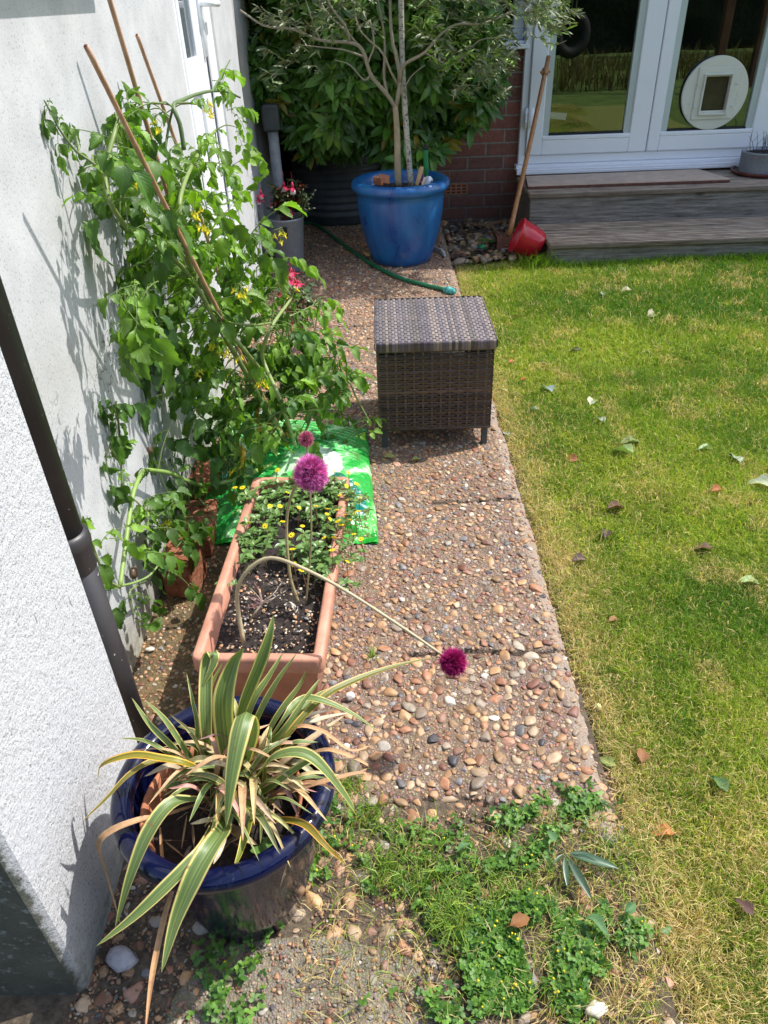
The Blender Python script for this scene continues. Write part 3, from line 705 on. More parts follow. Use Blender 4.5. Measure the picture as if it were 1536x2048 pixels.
# thatch overhanging along the path edge, grass in front of the steps
K = 9000; y = rng.uniform(.3, 4.2, K); x = .412 + np.abs(rng.normal(0, .035, K)); h = rng.uniform(.02, .05, K)
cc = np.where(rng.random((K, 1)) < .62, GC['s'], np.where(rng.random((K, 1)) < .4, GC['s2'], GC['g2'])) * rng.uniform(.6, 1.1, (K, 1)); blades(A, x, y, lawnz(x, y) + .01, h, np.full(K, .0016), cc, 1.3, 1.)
K = 6000; x = rng.uniform(.9, 3, K); y = 4.16 - np.abs(rng.normal(0, .035, K)); h = rng.uniform(.03, .085, K)
cc = np.where(rng.random((K, 1)) < .6, GC['g1'], GC['g2']) * rng.uniform(.8, 1.2, (K, 1)); blades(A, x, y, lawnz(x, y), h, np.full(K, .003), cc, .5, .6)
for i in range(420):
    x = .46 + abs(rng.normal(0, .55)); y = rng.uniform(.5, 4.1); k = rng.integers(40, 120)
    if x > 2.6: continue
    g = rng.random(); cc = (np.array(GC['g1']) * g + np.array(GC['g3']) * (1 - g)) * rng.uniform(.7, 1.15, (k, 1)); xx = np.maximum(x + rng.normal(0, .022, k), .415); yy = y + rng.normal(0, .022, k)
    kk = ~((xx > .9) & (yy > 4.15)); xx, yy, cc = xx[kk], yy[kk], cc[kk]
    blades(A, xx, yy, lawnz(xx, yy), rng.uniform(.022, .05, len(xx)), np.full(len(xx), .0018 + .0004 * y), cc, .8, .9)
mk('grass', A, M['grass'], kind='stuff', label='patchy lawn grass, green with straw coloured dry blades')

# ---- weeds in the broken joint
def tri_t():
    a = Acc(); L = leaf_t(1, .42, 4, 3, .2, .12, pw=1.25)
    for s_ in (-1.25, 0, 1.25):
        m = rotm(s_, .25, 0.); a.inst((L[0], L[1], L[2], L[3], None), [m], [(.1 * math.cos(s_), .1 * math.sin(s_), 0)])
    return acc_t(a)
TRI = tri_t()
def weeds(name, polys, n, hmax, label, flowers=60, gtufts=(), size=(.006, .0105)):
    A = Acc(); X = []; 
    for poly, frac in polys:
        us = np.array([p[0] for p in poly]); vs = np.array([p[1] for p in poly]); k = int(n * frac)
        u = rng.uniform(us.min(), us.max(), k * 3); v = rng.uniform(vs.min(), vs.max(), k * 3)
        s_ = inpoly(u, v, poly); u, v = u[s_][:k], v[s_][:k]; u = u + rng.normal(0, 16, len(u)); v = v + rng.normal(0, 12, len(u))
        X.append(np.array([at(a_, b_, z=0) for a_, b_ in zip(u, v)]))
    X = np.concatenate(X); den = fbm(X[:, 0], X[:, 1], 16, 61); X = X[den > .43]; K = len(X)
    h = hmax * np.clip(fbm(X[:, 0], X[:, 1], 9, 62) * 1.6 - .3, .05, 1) * rng.uniform(.2, 1, K)
    m = rotm(rng.uniform(0, 6.3, K), rng.normal(.1, .4, K), rng.normal(0, .5, K)) * rng.uniform(*size, K)[:, None, None]
    g = rng.random((K, 1)); c = (np.array((.05, .14, .022)) * (1 - g) + np.array((.15, .30, .04)) * g) * rng.uniform(.8, 1.2, (K, 1))
    A.inst(TRI, m, np.stack([X[:, 0], X[:, 1], h - .008], 1), c)
    for i in rng.choice(K, K // 5, replace=False):
        p = np.array([X[i, 0], X[i, 1], h[i] - .01]); q = p + np.array([*rng.uniform(-.02, .02, 2), -h[i]])
        tube(A, [q, (p + q) / 2 + [.004, 0, .003], p], .0006, 3, (.12, .16, .04), False)
    for i in rng.choice(K, min(K, flowers), replace=False):
        sph(A, (X[i, 0], X[i, 1], h[i] + .004), rng.uniform(.0016, .0026), (.75, .62, .03), ICO1)
    for (u, v, cnt, hh, rad) in gtufts:
        p = at(u, v, z=-.01); q = rng.normal(0, rad, (cnt, 2)); g = rng.random((cnt, 1))
        cc = (np.array((.12, .25, .025)) * g + np.array((.32, .42, .06)) * (1 - g)) * rng.uniform(.8, 1.1, (cnt, 1))
        blades(A, p[0] + q[:, 0], p[1] + q[:, 1], np.full(cnt, -.01), rng.uniform(.5, 1.2, cnt) * hh, rng.uniform(.0012, .0026, cnt), cc, .7, .9)
    return mk(name, A, M['weed'], kind='stuff', label=label)
weeds('weeds', [([(590, 1640), (690, 1560), (740, 1610), (830, 1650), (820, 1790), (700, 1790), (640, 1770), (580, 1740)], .035),
    ([(820, 1650), (960, 1650), (980, 1760), (900, 1880), (820, 1800)], .03),
    ([(930, 1660), (1000, 1640), (1090, 1600), (1190, 1590), (1190, 1620), (1090, 1660), (1080, 1720), (960, 1740)], .13),
    ([(940, 1830), (1080, 1790), (1250, 1830), (1290, 1880), (1150, 1960), (1150, 2048), (960, 2048), (940, 1960)], .42),
    ([(390, 1900), (480, 1880), (540, 1790), (580, 1780), (520, 1900), (490, 1960), (510, 2048), (420, 2048)], .02), ([(740, 2010), (900, 1990), (930, 2048), (750, 2048)], .02)], 8200, .035,
    'clover like medick with tiny yellow flowers growing in the joint of the path', 60,
    [(740, 1640, 140, .045, .02), (850, 1760, 170, .055, .025), (900, 1850, 260, .06, .020), (820, 1700, 110, .055, .03), (940, 1790, 130, .05, .03), (700, 1580, 160, .05, .012),
     (745, 1320, 28, .05, .004), (1100, 1620, 120, .03, .02), (1020, 1720, 160, .04, .03), (640, 1700, 60, .03, .02), (930, 1330, 40, .012, .03), (1180, 1640, 160, .03, .02), (1240, 1720, 300, .03, .03), (1120, 1760, 100, .03, .03), (1010, 1790, 200, .05, .03), (770, 1750, 160, .05, .02)])

# straw thatch scattered over the rough ground at right
A = Acc(); K = 3200; u = np.where(rng.random(K) < .5, rng.uniform(1060, 1330, K), rng.uniform(600, 1330, K)); v = rng.uniform(1630, 2060, K); p = np.array([at(a_, b_, z=-.008) for a_, b_ in zip(u, v)])
blades(A, p[:, 0], p[:, 1], np.full(K, -.008), rng.uniform(.02, .05, K), np.full(K, .0015), np.where(rng.random((K, 1)) < .7, GC['s'], GC['g2']) * rng.uniform(.7, 1.1, (K, 1)), 1.4, .6)
mk('dry_grass', A, M['grass'], kind='stuff', label='straw coloured dead grass strewn over the path corner')

# ================================================================== BUILDINGS
WX = -.6; PRX = -.5
# ---- left wall: pier in front, then long wall, recessed end
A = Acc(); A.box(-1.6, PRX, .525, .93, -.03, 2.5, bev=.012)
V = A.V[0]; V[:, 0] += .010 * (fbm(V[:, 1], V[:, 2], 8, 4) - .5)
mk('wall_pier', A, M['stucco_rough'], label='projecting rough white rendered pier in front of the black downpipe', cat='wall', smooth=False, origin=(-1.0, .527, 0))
lw = thing('rendered_wall', 'long smooth white rendered wall behind the tomato plant', 'wall', (-.6, 2.3, 0))
A = Acc(); A.box(-.9, WX, .932, 2.70, -.05, 2.5)
A.box(-.9, WX, 3.30, 3.82, -.05, 2.5, bev=.02); A.box(-.9, WX, 2.70, 3.30, 2.05, 2.5); A.box(-.9, WX, 2.70, 3.30, -.05, .12)
A.box(-1.2, -.685, 3.80, 6.3, -.05, 2.5)
mk('wall_face', A, M['stucco'], parent=lw, smooth=False, origin=(-.6, 2.3, 0))
A = Acc(); A.box(-.7, -.535, 1.0, 1.96, 1.335, 1.365, bev=.005); mk('window_sill', A, M['upvc'], parent=lw, smooth=False)
# ---- upvc side door in the left wall
d = thing('side_door', 'white plastic side door with grey glass in the rendered wall', 'door', (-.6, 3.0, .12))
A = Acc()
A.box(-.66, -.604, 2.702, 2.735, .12, 2.05, bev=.004); A.box(-.66, -.604, 3.075, 3.30, .12, 2.05, bev=.004)
A.box(-.598, -.590, 3.10, 3.17, .12, 2.05, bev=.003); A.box(-.66, -.604, 2.735, 3.075, 1.98, 2.05, bev=.004)
mk('door_frame', A, M['upvc'], parent=d, smooth=False)
A = Acc()
for (a, b, c_, e) in ((2.738, 2.765, .14, 1.975), (2.935, 3.060, .14, 1.975), (2.765, 2.935, .14, .22), (2.765, 2.935, .99, 1.10), (2.765, 2.935, 1.9, 1.975)):
    A.box(-.655, -.598, a, b, c_, e, bev=.004)
A.box(-.655, -.612, 2.765, 2.935, .22, .99, bev=.006)
sash = mk('door_leaf', A, M['upvc'], parent=d, smooth=False)
A = Acc(); A.box(-.65, -.61, 2.765, 2.935, 1.10, 1.9); mk('glass', A, M['darkpane'], parent=sash, smooth=False)
A = Acc(); A.box(-.640, -.606, 3.061, 3.073, .13, 1.97); mk('gasket', A, M['gasket'], parent=sash, smooth=False)
A = Acc(); A.box(-.602, -.585, 3.035, 3.06, 1.09, 1.32, bev=.004); tube(A, [(-.585, 3.047, 1.245), (-.55, 3.047, 1.245), (-.545, 3.07, 1.245), (-.545, 3.15, 1.243)], .010, 10)
mk('handle', A, M['upvc'], parent=sash)
# ---- downpipe
dp = thing('downpipe', 'black plastic downpipe with a collar rising behind the navy pot', 'downpipe', (-.562, 1.01, 0))
A = Acc(); tube(A, [(-.545, 1.0, -.02), (-.545, 1.0, .51)], .034, 28); mk('lower_pipe', A, M['pipe'], parent=dp)
A = Acc(); tube(A, [(-.545, 1.0, .52), (-.545, 1.0, 2.5)], .0305, 28); mk('upper_pipe', A, M['pipe'], parent=dp)
A = Acc(); lathe(A, [(.0335, .455), (.036, .46), (.036, .50), (.0385, .505), (.0395, .515), (.0385, .527), (.0355, .532), (.031, .534)], (-.545, 1.0, 0), 32); mk('collar', A, M['pipe'], parent=dp)
# ---- grey pipe and drain in the dark corner
gp = thing('waste_pipe', 'grey waste pipe running down the shaded wall beside the shrub', 'pipe', (-.59, 4.6, 0))
A = Acc(); tube(A, [(-.585, 4.6, 0), (-.585, 4.6, .66)], .030, 20); mk('pipe_run', A, M['greypipe'], parent=gp)
A = Acc(); A.box(-.63, -.54, 4.55, 4.65, .65, .78, bev=.01); mk('hopper', A, M['barrel'], parent=gp, smooth=False)
# ---- house
HY = 5.18
hb = thing('house', 'brick house end with a white window and patio doors', 'house', (2.0, HY, 0))
def bw(A, x0, x1, y0, y1, z0, z1):
    A.box(x0, x1, y0, y1, z0, z1); V = A.V[-1]
    # planar uv in metres (boxes share corners, so front faces dominate)
    A.UV[-1] = np.stack([V[:, 0] + (V[:, 1] - HY), V[:, 2] + .0], 1)
A = Acc(); bw(A, .12, .888, HY, HY + .25, -.05, .958); bw(A, -.2, .888, HY + .02, HY + .25, 2.0, 2.42); bw(A, .888, 4.6, HY, HY + .25, 2.1, 2.42); bw(A, 3.98, 4.6, HY, HY + .25, -.05, 2.1); bw(A, .890, 3.98, HY, HY + .25, -.05, .29)
bw(A, .118, .13, HY + .25, 6.2, -.05, .958); A.box(-1.2, .12, 6.1, 6.3, -.05, 2.42)
A.UV[-1] = np.stack([A.V[-1][:, 0], A.V[-1][:, 2]], 1)
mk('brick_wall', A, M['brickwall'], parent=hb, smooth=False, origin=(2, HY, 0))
A = Acc(); A.box(-1.2, 4.9, 4.70, 9, 2.42, 2.56); mk('roof', A, M['gasket'], parent=hb, smooth=False)  # unseen overhang, lengthened to throw shade over the blue pot and steps
A = Acc(); A.box(.5, 4.6, 8.4, 8.5, -.0, 2.4); A.box(.13, 4.6, HY + .26, 8.4, .02, .28); A.box(4.5, 4.6, HY + .26, 8.4, .28, 2.4); A.box(.13, .2, HY + .26, 8.4, .28, 2.4)
mk('room', A, M['interior'], parent=hb, smooth=False)
# airbrick
def airbrick(A, x0, z0, y):
    nx, nz = 6, 3; wdt, hgt = .215, .065; 
    for i in range(nx + 1): 
        xx = x0 + i * (wdt - .008) / nx; A.box(xx, xx + .011, y - .004, y + .02, z0, z0 + hgt)
    for j in range(nz + 1):
        zz = z0 + j * (hgt - .007) / nz; A.box(x0, x0 + wdt, y - .002, y + .02, zz, zz + .009)
p = at(905, 378, y=HY)
A = Acc(); airbrick(A, p[0] - .12, p[2] - .035, HY); ab = mk('air_brick', A, M['clay'], parent=hb, smooth=False)
A = Acc(); A.box(p[0] - .12, p[0] + .095, HY - .001, HY + .01, p[2] - .035, p[2] + .03); mk('vent_hole', A, M['gasket'], parent=ab, smooth=False)
# window left of the doors
wn_ = Acc()
for b_ in ((-.3, .885, 1.005, 1.06), (-.3, .885, 1.93, 2.0), (.82, .885, 1.06, 1.93), (-.3, -.24, 1.06, 1.93), (.25, .31, 1.06, 1.93)):
    wn_.box(b_[0], b_[1], HY + .04, HY + .10, b_[2], b_[3], bev=.005)
wf = mk('window', wn_, M['upvc'], parent=hb, smooth=False)
A = Acc(); A.box(-.24, .82, HY + .065, HY + .072, 1.06, 1.93); mk('pane', A, M['glass'], parent=wf, smooth=False)
A = Acc(); A.box(-.34, .905, HY - .05, HY + .06, .962, .988, bev=.004); A.box(-.34, .902, HY - .02, HY + .06, .988, 1.004, bev=.003); mk('sill', A, M['upvc'], parent=wf, smooth=False)
# ---- patio doors
DY = 5.15
pdv = thing('patio_doors', 'white plastic glazed double doors above the wooden steps', 'doors', (1.9, DY, .3))
A = Acc()
A.box(.884, .925, DY - .01, DY + .07, .335, 2.1, bev=.004); A.box(.925, 3.98, DY - .01, DY + .07, .335, .385, bev=.004); A.box(.925, 3.98, DY - .01, DY + .07, 2.04, 2.1, bev=.004)
A.box(2.475, 2.53, DY - .01, DY + .07, .385, 2.04, bev=.004)
mk('frame', A, M['upvc'], parent=pdv, smooth=False)
A = Acc(); A.box(.868, 3.98, DY - .085, DY + .05, .300, .316, bev=.004); A.box(.868, 3.98, DY - .088, DY - .07, .285, .304, bev=.004); A.box(.868, 3.98, DY - .05, DY + .05, .316, .334, bev=.003); mk('sill', A, M['upvc'], parent=pdv, smooth=False)
def leafdoor(x0, x1, g0, g1, hinge_left, zb=.50):
    o = Acc(); y0 = DY - .028
    zt = 2.03; z0 = .388
    o.box(x0, g0 - .04, y0, DY + .04, z0, zt, bev=.005); o.box(g1 + .04, x1, y0, DY + .04, z0, zt, bev=.005)
    o.box(g0 - .04, g1 + .04, y0, DY + .04, z0, zb - .028, bev=.005); o.box(g0 - .04, g1 + .04, y0, DY + .04, 1.93, zt, bev=.005)
    lf = mk('door_leaf', o, M['upvc'], parent=pdv, smooth=False)
    o = Acc(); o.box(g0 - .042, g0, y0 + .012, DY + .02, zb - .026, 1.93); o.box(g1, g1 + .042, y0 + .012, DY + .02, zb - .026, 1.93); mk('glazing_bead', o, M['bead'], parent=lf, smooth=False)
    o = Acc(); o.box(g0 - .044, g1 + .044, y0 - .003, DY + .02, zb - .030, zb - .004, bev=.006); mk('lower_bead', o, M['upvc'], parent=lf, smooth=False)
    o = Acc(); o.box(g0 + .0005, g1 - .0005, DY + .0, DY + .004, zb - .003, 1.93); mk('glass', o, M['glass'], parent=lf, smooth=False)
    o = Acc(); o.box(g0 - .001, g1 + .001, y0 + .006, DY + .01, zb - .004, zb + .006); mk('gasket', o, M['gasket'], parent=lf, smooth=False)
    return lf
L1 = leafdoor(.926, 1.682, 1.064, 1.528, True); L2 = leafdoor(1.688, 2.47, 1.80, 2.288, False); L3 = leafdoor(2.535, 3.3, 2.68, 3.15, True)
for (xx, lf) in ((.915, L1), (2.50, L2)):
    A = Acc(); tube(A, [(xx - .003, DY - .036, .545), (xx - .003, DY - .036, .655)], .0085, 12); A.box(xx + .006, xx + .045, DY - .050, DY - .03, .55, .655, bev=.008)
    for zz in (.58, .62): tube(A, [(xx - .003, DY - .036, zz), (xx - .003, DY - .036, zz + .004)], .0095, 12)
    mk('hinge', A, M['upvc'], parent=lf)
# leaflet behind the glass
A = Acc(); V = np.array([(0, 0, 0), (.13, .0, -.012), (.125, .0, -.05), (-.01, .0, -.035)]) + np.array([1.045, DY + .02, .625]); V2 = V + [0, .004, 0]
A.add(np.vstack([V, V2]), [0, 1, 2, 3, 7, 6, 5, 4, 0, 4, 5, 1, 1, 5, 6, 2, 2, 6, 7, 3, 3, 7, 4, 0], [4] * 6)
lfl = mk('leaflet', A, M['paper'], smooth=False, label='folded white paper leaflet lying against the inside of the left pane', cat='paper')
# ---- cat flap
FC = np.array([2.052, DY - .018, .695]); FR = .198
cf = thing('cat_flap', 'round cream cat flap set in the right door pane', 'cat flap', FC)
def ring_disc(A, r0, r1, y0, y1, n=64):
    a = np.arange(n) * 2 * PI / n; pr = [(r0, y1), (r0, y0), (r1 - .004, y0), (r1, y0 + .004), (r1, y1)]
    V = np.concatenate([np.stack([FC[0] + r * np.cos(a), np.full(n, y), FC[2] + r * np.sin(a)], 1) for r, y in pr]); fl = []
    for i in range(len(pr) - 1):
        for j in range(n): k = (j + 1) % n; fl += [i * n + j, (i + 1) * n + j, (i + 1) * n + k, i * n + k]
    A.add(V, fl, [4] * ((len(pr) - 1) * n))
def frame_rect(A, cx, cz, hx, hz, t, y0, y1, bev=.004):
    A.box(cx - hx, cx - hx + t, y0, y1, cz - hz, cz + hz, bev=bev); A.box(cx + hx - t, cx + hx, y0, y1, cz - hz, cz + hz, bev=bev)
    A.box(cx - hx + t * .8, cx + hx - t * .8, y0 + .0006, y1, cz - hz, cz - hz + t, bev=bev); A.box(cx - hx + t * .8, cx + hx - t * .8, y0 + .0006, y1, cz + hz - t, cz + hz, bev=bev)
# disc with rectangular hole
A = Acc(); n = 64; a = np.arange(n) * 2 * PI / n + PI / 64; hx, hz = .078, .102
def sq(a): s_ = np.maximum(np.abs(np.cos(a)) / hx, np.abs(np.sin(a)) / hz); return np.cos(a) / s_, np.sin(a) / s_
qx, qz = sq(a); ry0, ry1 = FC[1] - .012, FC[1] + .003
rows = [(qx, qz, ry1), (qx, qz, ry0), ((FR - .004) * np.cos(a), (FR - .004) * np.sin(a), ry0), (FR * np.cos(a), FR * np.sin(a), ry0 + .004), (FR * np.cos(a), FR * np.sin(a), ry1), (qx, qz, ry1)]
V = np.concatenate([np.stack([FC[0] + x_, np.full(n, y_), FC[2] + z_], 1) for x_, z_, y_ in rows]); fl = []
for i in range(5):
    for j in range(n): k = (j + 1) % n; fl += [i * n + j, i * n + k, (i + 1) * n + k, (i + 1) * n + j]
A.add(V, fl, [4] * (5 * n)); mk('flange_plate', A, M['cream'], parent=cf, smooth=False)
A = Acc(); frame_rect(A, FC[0] + .004, FC[2] + .0, .128, .140, .05, FC[1] - .020, FC[1] - .011, .005); tun = mk('flap_frame', A, M['cream'], parent=cf, smooth=False)
A = Acc(); frame_rect(A, FC[0], FC[2] - .004, .088, .112, .012, FC[1] - .034, FC[1] + .05, .004); mk('tunnel', A, M['cream'], parent=cf, smooth=False)
A = Acc(); A.box(FC[0] - .074, FC[0] + .074, FC[1] + .004, FC[1] + .008, FC[2] - .106, FC[2] + .094); mk('flap', A, simple('smoked_plastic', (.05, .035, .022), .25, .3, 20, 0), parent=cf, smooth=False)
for dx, dz in ((-.115, .05), (.115, .05), (-.115, -.07), (.115, -.07)):
    A = Acc(); tube(A, [(FC[0] + dx, FC[1] - .019, FC[2] + dz), (FC[0] + dx, FC[1] - .024, FC[2] + dz)], .006, 10); mk('screw_cap', A, M['cream'], parent=cf)
for dx, dz in ((-.148, -.05), (-.143, -.115), (-.055, -.098), (.055, -.098)):
    A = Acc(); sph(A, (FC[0] + dx, FC[1] - .034 if abs(dx) < .1 else FC[1] - .014, FC[2] + dz), .0035); mk('screw', A, M['steel'], parent=cf)

# ---- wooden steps
st = thing('wooden_steps', 'weathered grey decking steps with two treads below the doors', 'steps', (2.0, 4.6, 0))
SX0, SX1 = .935, 4.2
A = Acc(); A.box(SX0 - .01, SX1, 4.155, 4.30, .072, .098, bev=.004); A.box(SX0 - .01, SX1, 4.305, 4.45, .071, .097, bev=.004); A.box(SX0 - .01, SX1, 4.455, 4.62, .072, .098, bev=.004); mk('lower_tread', A, M['deckrib'], parent=st, smooth=False)
A = Acc(); A.box(SX0, SX1, 4.172, 4.20, -.08, .071, bev=.003); A.box(SX0 + .001, SX0 + .03, 4.201, 4.62, -.08, .07, bev=.003); mk('lower_riser', A, M['riser'], parent=st, smooth=False)
A = Acc(); A.box(.872, SX1, 4.585, 4.73, .246, .272, bev=.004); A.box(.872, SX1, 4.735, 4.88, .245, .271, bev=.004); A.box(.872, SX1, 4.885, 5.10, .246, .272, bev=.004); mk('upper_tread', A, M['deckrib'], parent=st, smooth=False)
A = Acc(); A.box(.882, SX1, 4.602, 4.63, -.05, .245, bev=.003); A.box(.883, .912, 4.631, 5.12, -.05, .244, bev=.003); mk('upper_riser', A, M['riser'], parent=st, smooth=False)
A = Acc(); c0 = at(1056, 371, z=.295); c1 = at(1460, 357, z=.295); c2 = at(1398, 338, z=.295); c3 = at(1052, 352, z=.295)
V = np.array([c0, c1, c2 , c3]); Vb = V.copy(); Vb[:, 2] = .277
A.add(np.vstack([Vb, V]), [3, 2, 1, 0, 4, 5, 6, 7, 0, 1, 5, 4, 1, 2, 6, 5, 2, 3, 7, 6, 3, 0, 4, 7], [4] * 6)
pl = mk('plywood_sheet', A, M['board'], smooth=False, label='thin pale plywood sheet lying on the top step under the doors', cat='board')
A = Acc(); Vb2 = Vb.copy(); Vb2[:, 2] = .2735; Vt = Vb.copy(); Vt[:, 2] = .288; cc_ = Vb2[:, :2].mean(0)
for q in (Vb2, Vt): q[:, :2] = cc_ + (q[:, :2] - cc_) * 1.003
A.add(np.vstack([Vb2, Vt]), [3, 2, 1, 0, 4, 5, 6, 7, 0, 1, 5, 4, 1, 2, 6, 5, 2, 3, 7, 6, 3, 0, 4, 7], [4] * 6); mk('ply_edge', A, M['boardedge'], parent=pl, smooth=False)

# ---- small zinc planter on a saucer
zc = np.array([2.36, 4.93, .272])
zp = thing('zinc_planter', 'small ribbed zinc planter with bare twigs in a brown saucer on the top step', 'planter', zc)
A = Acc(); lathe(A, [(0, .0), (.155, .0), (.175, .006), (.182, .024), (.176, .026), (.168, .012), (.0, .01)], zc, 48); mk('saucer', A, M['saucer'], parent=zp)
A = Acc(); n = 120; a = np.arange(n) * 2 * PI / n; V = []; rr = .135 + .003 * np.sin(a * 40)
prf = [(1., .014), (1.0, .03), (1.02, .118), (1.045, .122), (1.045, .130), (.99, .130), (.98, .09)]
for k, (f, z) in enumerate(prf): q = rr if k in (1, 2) else np.full(n, .135); V.append(np.stack([zc[0] + q * f * np.cos(a), zc[1] + q * f * np.sin(a), np.full(n, zc[2] + z)], 1))
fl = []
for i in range(len(prf) - 1):
    for j in range(n): k = (j + 1) % n; fl += [i * n + j, i * n + k, (i + 1) * n + k, (i + 1) * n + j]
A.add(np.concatenate(V), fl, [4] * ((len(prf) - 1) * n)); mk('pot', A, M['zinc'], parent=zp)
A = Acc(); a = np.arange(32) * 2 * PI / 32; A.add(np.vstack([np.stack([zc[0] + .131 * np.cos(a), zc[1] + .131 * np.sin(a), np.full(32, zc[2] + .112)], 1)]), list(range(32)), [32]); mk('soil', A, M['soil'], parent=zp, smooth=False)
A = Acc()
for i in range(34):
    b = zc + [rng.uniform(-.10, .10), rng.uniform(-.09, .09), .11]; hh = rng.uniform(.05, .16) if i < 16 else rng.uniform(.015, .04); t_ = b + [rng.uniform(-.05, .05), rng.uniform(-.03, .03), hh]
    m_ = (b + t_) / 2 + rng.uniform(-.01, .01, 3); tube(A, spline([b, m_, t_], 6), np.linspace(.0022, .0008, 6), 5)
    if i < 12: tube(A, [m_, m_ + [rng.uniform(-.03, .03), 0, .04]], .001, 4)
mk('twigs', A, simple('dark_twigs', (.045, .035, .04), .8, .4), parent=zp)

# ---- cane stick with perforated brown block, red pot
b0 = at(1018, 472, y=4.50); b0[2] = max(b0[2], .015); t0 = at(1097, 113, y=5.02)
sk = thing('broom', 'varnished stick broom leaning on the door frame with a brown perforated head', 'broom', b0)
A = Acc(); tube(A, spline([b0, (b0 + t0) / 2 + [0, -.01, -.01], t0], 12), np.linspace(.0150, .0125, 12), 14); mk('handle', A, M['stick'], parent=sk)
kp = b0 + (t0 - b0) * .915; dirn = unit(t0 - b0)
A = Acc(); tube(A, [kp - dirn * .02, kp - dirn * .012, kp + dirn * .012, kp + dirn * .02], [.016, .021, .021, .016], 14); sph(A, kp + [-.022, -.008, 0], .009); sph(A, kp + [.024, -.004, 0], .006); mk('collar', A, M['stick'], parent=sk)
A = Acc()
bx, by = b0[0] - .022, b0[1] + .015
for i in range(5):
    xx = bx - .05 + i * .024; A.box(xx, xx + .008, by - .045, by + .045, -.02, .062)
for j in range(5):
    yy = by - .045 + j * .0205; A.box(bx - .05, bx + .054, yy, yy + .008, -.02, .0605)
A.box(bx - .052, bx + .056, by - .047, by - .0405, -.03, .0635); A.box(bx - .052, bx + .056, by + .041, by + .047, -.03, .0635)
mk('head', A, simple('brown_block', (.17, .07, .045), .7), parent=sk, smooth=False)
# red pot lying on its side
def tilt_xf(rot, base):
    m = np.array(rot.to_matrix()); return lambda V: V @ m.T + np.array(base)
pc = at(1040, 485, y=4.30)
rp = thing('red_pot', 'glossy red flowerpot lying tipped on its side by the steps', 'flowerpot', (pc[0], pc[1], -.02))
rot = Euler((R(0), R(-107), R(12))).to_matrix().to_4x4()
xf = tilt_xf(Euler((0, R(-66), R(-6))), (.905, 4.315, .050))
A = Acc(); lathe(A, [(0, -.0), (.060, 0), (.070, .008), (.080, .04), (.089, .09), (.094, .140), (.097, .142), (.097, .158), (.090, .158), (.086, .11), (.072, .05), (.0, .012)], (0, 0, 0), 56, xf=xf); mk('pot', A, M['red'], parent=rp)

# ---- barrel (ribbed dark container) with shrub
bc = np.array([-.27, 5.42, 0.0])
prof = [(0, 0), (.30, 0), (.31, .02)]
for k in range(12): z = .05 + k * .045; prof += [(.315, z), (.332, z + .012), (.332, z + .026), (.315, z + .036)]
prof += [(.32, .60), (.345, .605), (.35, .62), (.345, .635), (.32, .64), (.30, .635), (.30, .55), (0, .55)]
sh = thing('shrub', 'large green shrub with whorled leaves growing from a ribbed black tub', 'shrub', bc)
A = Acc(); lathe(A, prof, bc, 72); mk('ribbed_tub', A, M['barrel'], parent=sh)
# crown: whorls of leaves over lumpy volume
def whorl_t(nl, L, W, seed, up=.15):
    r_ = np.random.default_rng(seed); a = Acc()
    for i in range(nl):
        az = i * 2 * PI / nl + r_.uniform(-.25, .25); el = up + r_.uniform(-.45, .35); l = L * r_.uniform(.7, 1.1)
        t = leaf_t(1, W, 6, 3, r_.uniform(.15, .45), .18, pw=1.05)
        g = r_.random(); c = np.array((.05, .125, .022)) * (1 - g) + np.array((.12, .27, .035)) * g
        a.inst(t, [rotm(az, el, r_.uniform(-.3, .3)) * l], [(0, 0, 0)], [c])
    for i in range(3):
        t = leaf_t(1, W * .8, 5, 3, .1, .25); a.inst(t, [rotm(i * 2.1, 1.0, 0) * L * .45], [(0, 0, .005)], [(.12, .24, .045)])
    return acc_t(a)
WH = [whorl_t(8, .085, .17, k) for k in range(6)]
bot = [at(u, v, y=4.62) for u, v in ((440, 60), (490, 120), (515, 250), (555, 235), (590, 290), (615, 325), (680, 330), (740, 300), (800, 345), (860, 330), (900, 305), (945, 270), (975, 235), (1005, 190), (1020, 90))]
bx_ = np.array([p[0] for p in bot]); bz_ = np.array([p[2] for p in bot]); o_ = np.argsort(bx_); bx_, bz_ = bx_[o_], bz_[o_]
A = Acc(); ST = Acc(); K = 2600
x = rng.uniform(bx_[0], bx_[-1], K); z = rng.uniform(.42, 2.25, K)
lump = fbm(x, z, 4.2, 90, 3); y = 4.40 + (1 - lump) * .62 + np.abs(rng.normal(0, .07, K)) + .35 * np.clip((z - 1.5), 0, 1) ** 2
zm = np.interp(x, bx_, bz_) + .05 * (fbm(x, x * 0, 14, 91) - .5)
keep = (z > zm) & (y < 5.12) & (rng.random(K) < .55 + .6 * lump) & ~((x > .60 + .1 * lump) & (z > .90)) & ~((x > .5) & (z > 1.25) & (rng.random(K) < .5)) & (x > -.66)
x, y, z = x[keep], y[keep], z[keep]; K = len(x); ctr = np.array([-.1, 5.1, 1.1])
dv = np.stack([x, y, z], 1) - ctr; az = np.arctan2(dv[:, 1], dv[:, 0]); 
